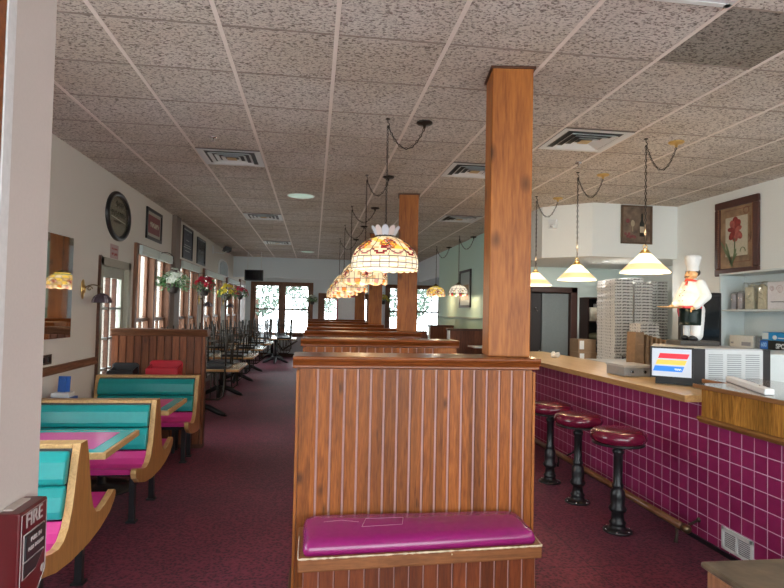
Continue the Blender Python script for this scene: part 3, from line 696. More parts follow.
bm = B(); prism(bm, [(2.625, 1.62), (2.625, 3.79), (2.9, 3.79), (2.9, 4.08), (3.4, 4.08), (3.4, 1.62)], 2, 1.12, 1.15, 0, 1); obj('top', bm, [plain('glossy_brown_top', (.20, .15, .13), .12, vary=.2, bscale=4, coat=.5), plain('top_edge_wood', (.27, .12, .045), .4)], t, bevel=.006)
# brass and wood foot rail
t = thing('foot_rail', 'wooden foot rail with dark iron bracket along the tiled counter base', 'foot rail', (2.62, 5.7, .0))
bm = B(); tube(bm, [(2.62, 3.84, .13), (2.62, 7.8, .13)], .026, 14); obj('rail', bm, rail_w, t)
bm = B(); lathe(bm, [(.004, -.03), (.02, -.027), (.029, -.015), (.031, 0), (.031, .03)], 16); 
for v in bm.verts: v.co = Vector((2.62+v.co.x, 3.835+v.co.z, .13+v.co.y))
obj('end_cap', bm, abrass, t)
for yb in (3.95, 6.0, 7.6):
    bm = B(); tube(bm, [(2.62, yb, .105), (2.618, yb-.01, .05), (2.60, yb-.02, .0)], [.012, .01, .016], 8); tube(bm, [(2.62, yb, .085), (2.70, yb, .105), (2.80, yb, .15)], .009, 8); ell(bm, (2.793, yb, .148), .018, 10); obj('bracket', bm, black if yb > 5 else plain('rusty_iron', (.10, .075, .06), .5, .6), t)
# wall vent
t = thing('wall_vent', 'small white louvred vent low in the burgundy tile', 'vent', (2.8, 3.565, .12))
bm = B(); y0, y1, z0, z1 = 3.42, 3.71, .045, .195; x0, x1 = 2.788, 2.7985
for a in ((y0, y1, z0, z0+.024), (y0, y1, z1-.024, z1), (y0, y0+.026, z0, z1), (y1-.026, y1, z0, z1), (3.555, 3.575, z0, z1)): box(bm, x0, x1, a[0], a[1], a[2], a[3])
obj('frame', bm, white_p, t, bevel=.003)
bm = B(); k = z0+.03
while k < z1-.03: box(bm, x0+.003, x1-.002, y0+.02, y1-.02, k, k+.006); k += .0125
obj('louvres', bm, plain('louvre_grey', (.70, .72, .74), .5), t)
bm = B(); box(bm, 2.7975, 2.7995, y0+.02, y1-.02, z0+.02, z1-.02); obj('backing', bm, blackp, t)

# stools
def stool():
    t = thing('bar_stool', '', 'stool', (0, 0, 0), 'maroon bar stools along the counter')
    bm = B(); lathe(bm, [(.02, .655), (.15, .658), (.185, .668), (.202, .69), (.205, .712), (.198, .735), (.178, .752), (.14, .760), (.06, .764), (.005, .764)], 36); obj('cushion', bm, vinyl_mar, t, rel=True)
    bm = B(); lathe(bm, [(.19, .65), (.19, .662), (.03, .662)], 30); obj('seat_plate', bm, black, t, rel=True)
    bm = B(); lathe(bm, [(.105, 0), (.105, .012), (.085, .02), (.06, .03), (.055, .055), (.062, .07), (.048, .085), (.042, .14), (.062, .155), (.066, .175), (.05, .20), (.055, .25), (.05, .30), (.036, .32), (.042, .33), (.042, .345), (.034, .36), (.034, .57), (.044, .585), (.044, .6), (.03, .615), (.03, .64), (.07, .65)], 20); obj('pedestal', bm, black, t, rel=True)
    bm = B()
    for k in range(6):
        a = k*PI/3; ell(bm, (.092*math.cos(a), .092*math.sin(a), .018), (.008, .008, .006), 8)
    obj('bolts', bm, chrome, t, rel=True)
    return t
s = stool()
for i, (y, l) in enumerate(((4.17, 'nearest maroon bar stool, its whole seat and black pedestal visible'), (4.84, 'middle maroon bar stool of the three at the counter'), (5.44, 'farthest maroon bar stool, partly hidden by the nearest plank partition'))):
    q = s if i == 0 else dup(s, (0, 0, 0)); q.location = (2.29, y, 0); q['label'] = l

# foreground wooden stand
t = thing('wooden_stand', 'worn wooden stand with brown scuffed top at the bottom right corner', 'stand', (1.8, 1.5, 0))
bm = B(); box(bm, 1.375, 2.35, 1.06, 1.905, 0, .73); obj('body', bm, box_side, t, bevel=.012)
bm = B(); box(bm, 1.362, 2.38, 1.05, 1.92, .73, .752); obj('top', bm, [box_top], t, bevel=.01, bseg=3)

# ------------------------------------------------------------ ceiling fittings
def vent(i, j, lab, k=1.):
    x0, y0 = GX[i]+.012, GY[j]+.012; x1, y1 = GX[i+1]-.012, GY[j+1]-.012; xc, yc = (x0+x1)/2, (y0+y1)/2
    t = thing('ceiling_vent', lab, 'ceiling vent', (xc, yc, H), 'square four way air diffusers in the ceiling')
    bm = B()
    def ringbox(h, w, z0, z1, dz):
        # square ring sloping like a diffuser blade
        for s in range(4):
            c, sn = math.cos(s*PI/2), math.sin(s*PI/2)
            P = [(h, -h, z0), (h, h, z0), (h-w, h-w, z1), (h-w, -(h-w), z1)]
            vs = [bm.verts.new((xc+p[0]*c-p[1]*sn, yc+p[0]*sn+p[1]*c, p[2])) for p in P]; bm.faces.new(vs)
            vs = [bm.verts.new((xc+p[0]*c-p[1]*sn, yc+p[0]*sn+p[1]*c, p[2]+.003)) for p in P]; bm.faces.new(vs[::-1])
    h = (x1-x0)/2
    ringbox(h, .045, H-.012, H-.01, 0)
    ringbox(h-.045, .02, H-.012, H+.0, 0)
    obj('frame', bm, white_p, t)
    for q, hh in enumerate((.20, .145, .09)):
        bm = B(); ringbox(hh, .028, H-.022, H-.004, 0); obj('blade', bm, white_p, t)
    bm = B(); box(bm, xc-.045, xc+.045, yc-.045, yc+.045, H-.02, H-.016); obj('centre_plate', bm, plain('yellowed_plastic', (.55, .40, .2), .5), t)
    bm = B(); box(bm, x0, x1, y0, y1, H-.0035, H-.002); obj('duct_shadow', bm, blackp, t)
# GX index: 3 -> -1.135 ; GY index: 9 -> 3.12
vent(3, 13, 'square ceiling air vent nearest on the left side')
vent(8, 11, 'large open ceiling air vent right of the nearest post')
vent(7, 13, 'ceiling air vent half hidden by the left edge of the nearest post')
vent(3, 19, 'second square ceiling air vent back on the left')
vent(3, 25, 'farthest square ceiling air vent on the left')
vent(8, 18, 'small distant ceiling air vent just right of the second post')
def disc(x, y, lab):
    t = thing('ceiling_disc_light', lab, 'ceiling light', (x, y, H), 'round pale discs in the ceiling')
    bm = B(); lathe(bm, [(.165, -.003), (.175, -.008), (.18, -.004)], 32, (x, y, H), caps=False); obj('rim', bm, white_p, t)
    bm = B(); lathe(bm, [(.001, -.012), (.08, -.012), (.165, -.006)], 32, (x, y, H), caps=False); obj('lens', bm, glow('pale_green_lens', (.55, .8, .65), .35, (.6, .75, .65)) if 'pale_green_lens' not in MATS else MATS['pale_green_lens'], t)
disc(-.2, 7.66, 'nearer pale green round disc light in the ceiling'); disc(-.19, 15.0, 'farther small round disc light in the ceiling')
t = thing('troffer_light', 'white ceiling light panel cut by the top right edge', 'ceiling light', (1.6, 2.2, H))
bm = B(); x0, x1, y0, y1 = GX[7]+.012, GX[8]-.012, GY[7]-.6+.012, GY[8]-.01
for a in ((x0, x1, y0, y0+.03), (x0, x1, y1-.03, y1), (x0, x0+.03, y0, y1), (x1-.03, x1, y0, y1)): box(bm, *a, H-.012, H-.003)
obj('frame', bm, white_p, t); bm = B(); box(bm, x0+.03, x1-.03, y0+.03, y1-.03, H-.009, H-.005); obj('diffuser', bm, plain('acrylic_diffuser', (.75, .75, .8), .2), t)
for i, (x, y, l) in enumerate(((3.84, 1.9, 'added light panel, out of view over the cashier counter'), (4.1, -.3, 'rearmost added light panel, out of view over the cashier counter'))):  # unseen panels added to brighten the cashier corner
    t = thing('troffer_light', l, 'ceiling light', (x, y, H)); bm = B()
    for a in ((x-.3, x+.3, y-.6, y-.56), (x-.3, x+.3, y+.56, y+.6), (x-.3, x-.26, y-.6, y+.6), (x+.26, x+.3, y-.6, y+.6)): box(bm, *a, H-.03, H-.003)
    obj('frame', bm, white_p, t); bm = B(); box(bm, x-.26, x+.26, y-.56, y+.56, H-.025, H-.02); obj('diffuser', bm, glow('lit_diffuser', (1., .98, .94), 14) if 'lit_diffuser' not in MATS else MATS['lit_diffuser'], t)
t = thing('recessed_downlight', 'small round downlight under the bulkhead above the pizza boxes', 'ceiling light', (4.05, 7.75, 2.38)); bm = B(); lathe(bm, [(.05, .001), (.055, -.006), (.04, -.008)], 20, (4.05, 7.75, 2.38), caps=False); obj('rim', bm, white_p, t)
bm = B(); lathe(bm, [(.001, -.004), (.04, -.005)], 20, (4.05, 7.75, 2.38), caps=False); obj('lens', bm, glow('downlight_lens', (1, .97, .9), 1.2), t)
# small sprinkler heads and speaker marks
for (x, y, l) in ((-.9, 5.2, 'tiny sprinkler head in the ceiling before the nearest left vent'), (2.5, 5.35, 'tiny sprinkler head in the ceiling beyond the large open vent')):
    t = thing('sprinkler_head', l, 'sprinkler', (x, y, H)); bm = B(); lathe(bm, [(.035, .002), (.03, -.008), (.008, -.009), (.006, -.035)], 16, (x, y, H)); obj('body', bm, chrome, t)
    bm = B(); lathe(bm, [(.001, -.036), (.02, -.036), (.02, -.039), (.001, -.04)], 12, (x, y, H)); obj('deflector', bm, chrome, t)

# ------------------------------------------------------------ chains and lamps
def link_chain(bm, pts, pitch=.027, r=.0026, R=.0085):
    """links along a polyline"""
    P = [Vector(p) for p in pts]; seg = [(b-a).length for a, b in zip(P[:-1], P[1:])]; tot = sum(seg); n = max(2, int(tot/pitch))
    def at(s):
        for L, a, b in zip(seg, P[:-1], P[1:]):
            if s <= L: return a+(b-a)*(s/L)
            s -= L
        return P[-1]
    for i in range(n):
        a = at(tot*i/n); b = at(tot*(i+1)/n); c = (a+b)/2; d = (b-a).normalized(); u = d.orthogonal().normalized(); w = d.cross(u)
        if abs(d.z) < .99: u = d.cross(Vector((0, 0, 1))).normalized(); w = d.cross(u)
        s = u if i % 2 else w; hl = pitch*.5
        tube(bm, [c+d*(hl*1.05)*math.cos(q)+s*R*math.sin(q) for q in [2*PI*k/8 for k in range(8)]], r, 4, closed=True)
def sag(a, b, drop, n=12):
    a = Vector(a); b = Vector(b); return [a+(b-a)*t/n-Vector((0, 0, drop*4*(t/n)*(1-t/n))) for t in range(n+1)]
iron = plain('dark_bronze', (.035, .028, .022), .4, .6)
def hang(t, x, y, ztop, canopy_dx, drop, cm, chain_m, canopy_dy=.03):
    bm = B(); tube(bm, [(x, y, H-.004), (x, y, H-.03), (x+.012, y, H-.042), (x+.012, y, H-.055), (x, y, H-.062)], .004, 6); lathe(bm, [(.018, -.003), (.018, -.009), (.004, -.01)], 12, (x, y, H)); obj('hook', bm, chain_m, t, rel=False)
    bm = B(); link_chain(bm, [(x, y, H-.06), (x, y, ztop)]); obj('chain', bm, chain_m, t)
    bm = B(); link_chain(bm, sag((x, y, H-.055), (x+canopy_dx, y+canopy_dy, H-.05), drop)); obj('swag_chain', bm, chain_m, t)
    bm = B(); tube(bm, [(p.x+.003, p.y, p.z) for p in sag((x, y, H-.055), (x+canopy_dx, y+canopy_dy, H-.05), drop)], .0022, 5); tube(bm, [(x+.003, y, H-.06), (x+.003, y, ztop)], .0022, 5); obj('cord', bm, chain_m, t)
    bm = B(); lathe(bm, [(.062, -.003), (.064, -.012), (.05, -.022), (.02, -.026), (.012, -.03), (.01, -.05)], 20, (x+canopy_dx, y+canopy_dy, H)); obj('canopy', bm, cm, t)
LG = {}
def lg(n, c, s): LG[n] = glow('stained_'+n, c, s, tuple(v*.6 for v in c), .25)
lg('cream', (1., .76, .46), .80); lg('white', (1., .86, .66), .86); lg('orange', (.95, .28, .04), .75); lg('red', (.55, .04, .05), .5)
lg('yellow', (1., .62, .10), .9); lg('pink', (.85, .38, .28), .7); lg('green', (.32, .42, .12), .5); lg('blue', (.6, .68, .9), .55); lg('amber', (.8, .5, .22), .8); lg('crown_rose', (.62, .52, .50), .35)
LN = list(LG); LM = [LG[k] for k in LN]; LI = {k: i for i, k in enumerate(LN)}
lead = plain('lead_came', (.05, .04, .035), .5, .4)
def shade_profile(R, hgt, rt):
    return [(R*.985, 0), (R, .10*hgt), (R*.995, .22*hgt), (R*.98, .34*hgt), (R*.94, .48*hgt), (R*.86, .61*hgt), (R*.75, .73*hgt), (R*.62, .83*hgt), (R*.48, .91*hgt), (rt*1.15, .97*hgt), (rt, hgt)]
def interp(prof, s):
    s = max(0, min(1, s))*(len(prof)-1); i = min(int(s), len(prof)-2); f = s-i
    return (prof[i][0]*(1-f)+prof[i+1][0]*f, prof[i][1]*(1-f)+prof[i+1][1]*f)
def tiffany(name, lab, x, y, style, R=.255, hgt=.25, rt=.07, zb=1.92, crown=True, canopy_dx=.29, group='stained glass lamps above the middle booths', drop=.17):
    t = thing(name, lab, 'pendant lamp', (x, y, zb), group)
    prof = shade_profile(R, hgt, rt); NU, NV = 96, 24
    bm = B(); rings = []
    for v in range(NV+1):
        r, z = interp(prof, v/NV); row = []
        for u in range(NU):
            a = 2*PI*u/NU; zz = z
            if v == 0: zz = z-.010*abs(math.sin(a*12)) if style == 0 else z-.022*abs(math.sin(a*5))
            row.append(bm.verts.new((x+r*math.cos(a), y+r*math.sin(a), zb+zz)))
        rings.append(row)
    def colour(u, v):
        a = (u+.5)/NU*6; k = a % 1-.5; s = (v+.5)/NV
        if style == 0:
            if s < .30: return 'white' if (u*24//NU+v*5) % 3 else 'cream'
            sw = .36+.10*(4*((a*2) % 1-.5)**2)
            if abs(s-sw) < .03: return 'pink' if int(a*2) % 2 else 'red'
            if s < .46: return 'cream'
            d = math.hypot(k*1.5, (s-.60)*2.6)
            if d < .10: return 'amber'
            if d < .46: return ('orange', 'yellow', 'orange', 'red', 'pink')[int((math.atan2((s-.6)*2.6, k*1.5)+PI)*5/PI+d*6) % 5]
            if s > .86: return 'cream'
            return ('cream', 'yellow', 'cream', 'amber')[int(u/8+v/3) % 4]
        d = math.hypot(k*1.6, (s-.30)*2.4)
        if s < .13: return ('pink', 'cream', 'orange', 'cream', 'amber', 'cream')[(u*30//NU) % 6]
        if d < .14: return 'red'
        if d < .34: return ('pink', 'orange', 'amber', 'pink', 'cream')[int((math.atan2((s-.3)*2.4, k*1.6)+PI)*4/PI+d*5) % 5]
        if s > .80: return 'orange' if style == 1 else 'yellow'
        if s > .70: return 'red' if style == 1 else 'green'
        return ('cream', 'amber', 'cream', 'cream')[(int(u/6)+int(v/3)) % 4] if style == 1 else ('yellow', 'amber', 'yellow', 'cream')[(int(u/8)+int(v/4)) % 4]
    if style == 3:
        def colour(u, v, base=colour):
            s = (v+.5)/NV; a = (u+.5)/NU*7; k = a % 1-.5
            if s < .16: return 'red' if (u*21//NU) % 3 == 0 else ('green' if (u*21//NU) % 3 == 1 else 'white')
            if math.hypot(k*1.5, (s-.32)*3) < .16: return 'amber'
            return 'white'
    for v in range(NV):
        for u in range(NU):
            f = bm.faces.new((rings[v][u], rings[v][(u+1) % NU], rings[v+1][(u+1) % NU], rings[v+1][u])); f.smooth = True; f.material_index = LI[colour(u, v)]
    sh = obj('shade', bm, LM, t)
    # lead lines
    bm = B()
    def pt(a, s, off=.0015):
        r, z = interp(prof, s); return (x+(r+off)*math.cos(a), y+(r+off)*math.sin(a), zb+z)
    for s in ((.005, .15, .30) if style == 0 else (.13, .5, .8)):
        tube(bm, [pt(2*PI*k/48, s) for k in range(48)], .0026, 4, closed=True)
    for k in range(24):
        a = 2*PI*k/24; tube(bm, [pt(a, s) for s in (0, .1, .2, .3)], .0022, 4)
        if k % 2 == 0: tube(bm, [pt(a+.05*math.sin(j*1.3+k), .3+j*.1) for j in range(8)], .0022, 4)
    for k in range(12):
        a0 = 2*PI*k/12
        tube(bm, [pt(a0+2*PI/12*j/8, (.36+.10*(2*j/8-1)**2) if style == 0 else (.5-.16*math.sin(PI*j/8))) for j in range(9)], .0026, 4)
    for k in range(6):
        a0 = 2*PI*(k+.5)/6; c = .60 if style == 0 else .30
        for q in range(6):
            th = q*PI/3
            tube(bm, [pt(a0+.26*math.cos(th)*j/4+.05*math.sin(PI*j/4)*math.sin(th), c+.14*math.sin(th)*j/4+.03*math.sin(PI*j/4)*math.cos(th)) for j in range(5)], .0022, 4)
        tube(bm, [pt(a0+.26*math.cos(2*PI*j/14), c+.14*math.sin(2*PI*j/14)) for j in range(14)], .0022, 4, closed=True)
    obj('lead_lines', bm, lead, sh)
    if crown:
        bm = B(); n = 11
        for k in range(n):
            a0 = 2*PI*k/n; w = 2*PI/n*.5*.94
            P = [(rt+.004, 0, -w), (rt+.004, 0, w), (rt+.026, .046, w), (rt+.036, .066, w*.6), (rt+.038, .073, 0), (rt+.036, .066, -w*.6), (rt+.026, .046, -w)]
            for off, rev in ((0, 0), (.004, 1)):
                vs = [bm.verts.new((x+(r+off)*math.cos(a0+da), y+(r+off)*math.sin(a0+da), zb+hgt+z+.006)) for r, z, da in P]
                f = bm.faces.new(vs[::-1] if rev else vs); f.material_index = k % 2
        obj('crown', bm, [glow('crown_glass', (.62, .64, .72), .18, (.40, .42, .48)) if 'crown_glass' not in MATS else MATS['crown_glass'], LG['crown_rose']], t)
        bm = B(); lathe(bm, [(rt+.006, hgt-.008), (rt+.008, hgt), (rt+.006, hgt+.01)], 32, (x, y, zb), caps=False); lathe(bm, [(.008, hgt+.002), (rt, hgt+.004), (rt, hgt+.006), (.008, hgt+.008), (.008, hgt+.06)], 24, (x, y, zb)); obj('collar', bm, lead, t)
        ct = zb+hgt+.055
    else:
        bm = B(); lathe(bm, [(rt*1.1, hgt-.01), (rt*1.15, hgt), (rt*.8, hgt+.02), (.03, hgt+.03), (.012, hgt+.05)], 24, (x, y, zb)); obj('collar', bm, abrass, t); ct = zb+hgt+.045
    bm = B(); ell(bm, (x, y, zb+hgt*.5), (.03, .03, .042), 12); obj('bulb', bm, glow('bulb_glow', (1, .85, .6), 6) if 'bulb_glow' not in MATS else MATS['bulb_glow'], t)
    bm = B(); tube(bm, [(x, y, zb+hgt*.5+.035), (x, y, zb+hgt)], .012, 8); obj('socket', bm, brass, t)
    hang(t, x, y, ct, canopy_dx, drop, iron, iron)
    return t
tl = ['nearest stained glass lamp, white glass with orange flowers and petal crown', 'second stained glass lamp back, half hidden by the nearest one', 'third stained glass lamp back in the cluster', 'fourth stained glass lamp back in the cluster', 'farthest stained glass lamp, lowest left of the cluster']
tiffany('stained_glass_lamp', tl[0], .527, 4.42, 0)
tiffany('stained_glass_lamp', tl[1], .535, 6.30, 1, hgt=.24, rt=.12, zb=1.91, crown=False, R=.25, canopy_dx=.24)
for k, (yy, l) in enumerate(((8.25, tl[2]), (10.1, tl[3]), (12.0, tl[4]))):
    tiffany('stained_glass_lamp', l, .50, yy, 1 if k != 1 else 2, hgt=.25, rt=.11, zb=1.89, crown=False, R=.25, canopy_dx=.33)
tiffany('stained_glass_lamp', 'small yellow stained glass lamp hanging at the right, by the far window', 2.68, 12.8, 2, R=.215, hgt=.21, rt=.06, zb=1.985, crown=False, group='small stained glass lamps over the right booths', drop=.2)
tiffany('stained_glass_lamp', 'small white stained glass lamp hanging left of the framed picture on the green wall', 2.72, 10.9, 3, R=.185, hgt=.19, rt=.06, zb=1.95, crown=False, group='small stained glass lamps over the right booths', drop=.2)
# cone pendants over the counter
cone_top = glow('pendant_glass_hot', (1., .86, .58), 1.5, (.9, .8, .6)); cone_mid = glow('pendant_glass_amber', (.95, .62, .28), .8, (.8, .6, .35)); cone_rim = glow('pendant_glass_rim', (1., .85, .62), 1.0, (.9, .8, .65))
def pendant(x, y, lab):
    t = thing('glass_pendant', lab, 'pendant lamp', (x, y, 1.97), 'cone glass pendant lamps over the counter')
    bm = B(); z0 = 1.965
    P = [(.193, 0), (.197, .006), (.182, .020), (.163, .040), (.130, .072), (.098, .104), (.067, .136), (.042, .160)]
    lathe(bm, P[:3], 40, (x, y, z0), 2, False); lathe(bm, P[2:5], 40, (x, y, z0), 1, False); lathe(bm, P[4:], 40, (x, y, z0), 0, False)
    bmesh.ops.remove_doubles(bm, verts=bm.verts, dist=1e-5); obj('shade', bm, [cone_top, cone_mid, cone_rim], t)
    bm = B(); lathe(bm, [(.044, .156), (.046, .166), (.034, .174), (.032, .186), (.015, .192), (.01, .197)], 20, (x, y, z0)); obj('cap', bm, brass, t)
    bm = B(); tube(bm, [(x+.018*math.cos(2*PI*k/14), y, z0+.213+.018*math.sin(2*PI*k/14)) for k in range(14)], .004, 6, closed=True); obj('ring', bm, brass, t)
    bm = B(); ell(bm, (x, y, z0+.06), (.028, .028, .036), 12); obj('bulb', bm, MATS['bulb_glow'], t)
    bm = B(); tube(bm, [(x, y, z0+.09), (x, y, z0+.15)], .013, 8); obj('socket', bm, brass, t)
    hang(t, x, y, z0+.231, .29, .2, brass, iron)
pendant(2.69, 4.5, 'nearest glowing cone glass pendant, left of the chef statue'); pendant(2.66, 5.7, 'middle glowing cone glass pendant over the counter'); pendant(2.72, 6.98, 'farthest glowing cone glass pendant, cut by the nearest post')

# ------------------------------------------------------------ things on the left wall
bm = B(); prism(bm, [(LW+.001, 4.7), (LW+.006, 4.7), (LW+.084, 5.71), (LW+.001, 5.71)], 2, 1.305, 2.21); o = obj('wall_mirror', bm, mirror_m); tag(o, 'frameless rectangular mirror on the left wall beside the entry pier', 'mirror')
t = thing('oval_sign', 'oval mirror sign in thick black frame high on the left wall', 'sign', (LW, 7.14, 2.64))
def oval(bm, cy, cz, ry, rz, prof, seg=48):
    rings = []
    for dr, x in prof: rings.append([bm.verts.new((LW+x, cy+(ry+dr)*math.cos(2*PI*k/seg), cz+(rz+dr)*math.sin(2*PI*k/seg))) for k in range(seg)])
    for a, b in zip(rings[:-1], rings[1:]):
        for k in range(seg): bm.faces.new((a[k], a[(k+1) % seg], b[(k+1) % seg], b[k])).smooth = True
    return rings
bm = B(); oval(bm, 7.14, 2.635, .41, .285, [(0, 0), (0, .02), (-.012, .035), (-.04, .038), (-.055, .02), (-.055, .01)]); obj('frame', bm, black, t)
bm = B(); r = oval(bm, 7.14, 2.635, .36, .235, [(0, .008), (-.03, .010)]); bm.faces.new(r[-1]); fc = obj('face', bm, plain('aged_mirror', (.30, .29, .21), .25, .7), t)
bm = B()
sq = plain('sign_script_ink', (.12, .11, .08), .5); 
def scribble(bm, y0, y1, z, amp, n=9, x=LW+.013, r=.004, ax='yz'):
    pts = []
    for k in range(n*6+1):
        u = k/(n*6); pts.append((x, y0+(y1-y0)*u+amp*.25*math.sin(u*n*2*PI*1.0), z+amp*.5*math.sin(u*n*2*PI+math.sin(u*9))))
    tube(bm, pts, r, 5)
scribble(bm, 6.9, 7.38, 2.66, .06, 7); scribble(bm, 7.02, 7.22, 2.57, .02, 5, r=.003); scribble(bm, 7.05, 7.3, 2.77, .07, 3); obj('script', bm, sq, fc)
bm = B(); tube(bm, [(LW+.013, 6.9+.06*k, 2.615-.004*k) for k in range(9)], .003, 5); obj('underline', bm, plain('pale_line', (.6, .6, .5), .5), fc)
def pic(name, y0, y1, z0, z1, face, lab, fr=.03, frm=black, mat=None, cat='picture'):
    t = thing(name, lab, cat, (LW, (y0+y1)/2, z0))
    bm = B()
    for a in ((y0, y1, z0, z0+fr), (y0, y1, z1-fr, z1), (y0, y0+fr, z0, z1), (y1-fr, y1, z0, z1)): box(bm, LW, LW+.025, *a)
    obj('frame', bm, frm, t, bevel=.004)
    bm = B(); box(bm, LW, LW+.008, y0+fr, y1-fr, z0+fr, z1-fr); f = obj('print', bm, face, t)
    return t, f
t, f = pic('framed_sign', 8.27, 9.06, 2.53, 2.96, plain('cream_mat', (.45, .43, .36), .5), 'small framed red sign with pale script high on the left wall', .045)
bm = B(); box(bm, LW+.008, LW+.011, 8.36, 8.97, 2.62, 2.87); rp = obj('red_panel', bm, plain('oxblood', (.20, .02, .025), .4), f)
bm = B(); scribble(bm, 8.45, 8.9, 2.745, .07, 6, LW+.013, .006); obj('script', bm, plain('cream_ink', (.55, .5, .38), .5), rp)
t, f = pic('framed_poster', 10.5, 11.3, 2.46, 3.03, plain('navy_print', (.012, .02, .05), .4), 'framed navy blue poster high on the left wall past the brown pilaster', .03)
bm = B()
for z, w in ((2.9, .02), (2.79, .12), (2.7, .25), (2.66, .3), (2.6, .18)): box(bm, LW+.008, LW+.010, 10.9-w, 10.9+w, z, z+.012)
box(bm, LW+.008, LW+.0095, 10.55, 11.25, 2.965, 2.99); obj('print_lines', bm, plain('pale_print', (.5, .52, .5), .5), f)
t, f = pic('framed_poster', 11.75, 12.6, 2.46, 2.98, plain('grey_print', (.03, .035, .04), .25), 'framed grey black poster high on the left wall, right of the navy one', .035)
bm = B(); scribble(bm, 11.95, 12.4, 2.72, .05, 4, LW+.010, .006); obj('script', bm, plain('dull_ink', (.25, .25, .25), .5), f)
t = thing('paper_notice', 'small pinkish paper notice over the glazed door', 'notice', (LW, 7.06, 2.15)); bm = B(); box(bm, LW, LW+.004, 6.93, 7.2, 2.14, 2.30); n_ = obj('sheet', bm, plain('pink_paper', (.52, .38, .36), .7), t)
bm = B(); scribble(bm, 6.97, 7.16, 2.25, .02, 5, LW+.005, .003); scribble(bm, 6.97, 7.16, 2.19, .03, 4, LW+.005, .004); obj('print', bm, plain('red_ink', (.4, .08, .08), .6), n_)
t = thing('switch_plate', 'dark double switch plate on the left wall above the chair rail', 'switch', (LW, 5.42, 1.13)); bm = B(); box(bm, LW, LW+.007, 5.33, 5.53, 1.08, 1.165); pl = obj('plate', bm, plain('bronze_plate', (.07, .05, .04), .4), t, bevel=.002)
for y in (5.38, 5.47): bm = B(); box(bm, LW+.007, LW+.018, y-.016, y+.016, 1.10, 1.145); obj('switch', bm, black, pl)
def sconce(y, lab, out=.17):
    t = thing('wall_sconce', lab, 'wall lamp', (LW, y, 1.7), 'brass wall sconces with dark stained glass shades')
    bm = B(); 
    ell(bm, (LW+.008, y, 1.76), (.014, .045, .10), 14); ell(bm, (LW+.016, y, 1.76), (.018, .03, .045), 12); obj('backplate', bm, brass, t)
    bm = B(); P = []
    for k in range(15):
        a = PI*k/14; P.append((LW+.02+out*.5-(out*.5)*math.cos(a), y+.0, 1.745+.06*math.sin(a)))
    P.append((LW+.02+out, y, 1.72)); tube(bm, P, .006, 8)
    tube(bm, [(LW+.07+.028*math.cos(q*.6)*(1-q/14), y, 1.765+.028*math.sin(q*.6)*(1-q/14)) for q in range(12)], .005, 6); obj('arm', bm, abrass, t)
    bm = B(); c = (LW+.02+out, y, 1.63); pr = [(.092, 0), (.090, .02), (.08, .046), (.058, .07), (.030, .086), (.012, .092)]
    gs = [glow('sconce_purple', (.12, .09, .13), .0, (.08, .05, .07)), glow('sconce_pale', (.5, .48, .55), .0, (.35, .33, .36))] if 'sconce_purple' not in MATS else [MATS['sconce_purple'], MATS['sconce_pale']]
    for f, i, k in lathe(bm, pr, 32, c, 0, False): f.material_index = 1 if (k % 8 in (3, 4) and i in (0, 1, 2)) else 0
    sh = obj('shade', bm, gs, t)
    bm = B()
    for k in range(16):
        a = 2*PI*k/16; tube(bm, [(c[0]+(r+.001)*math.cos(a), c[1]+(r+.001)*math.sin(a), c[2]+z) for r, z in pr], .0018, 4)
    for r, z in (pr[0], pr[2], pr[4]): tube(bm, [(c[0]+(r+.001)*math.cos(2*PI*k/24), c[1]+(r+.001)*math.sin(2*PI*k/24), c[2]+z) for k in range(24)], .002, 4, closed=True)
    obj('lead_lines', bm, lead, sh)
sconce(6.17, 'dark dome wall sconce beside the glazed door'); sconce(12.1, 'dark dome wall sconce below the red hanging flowers')
sconce(15.25, 'farthest dark wall sconce, right of the yellow hanging flowers')
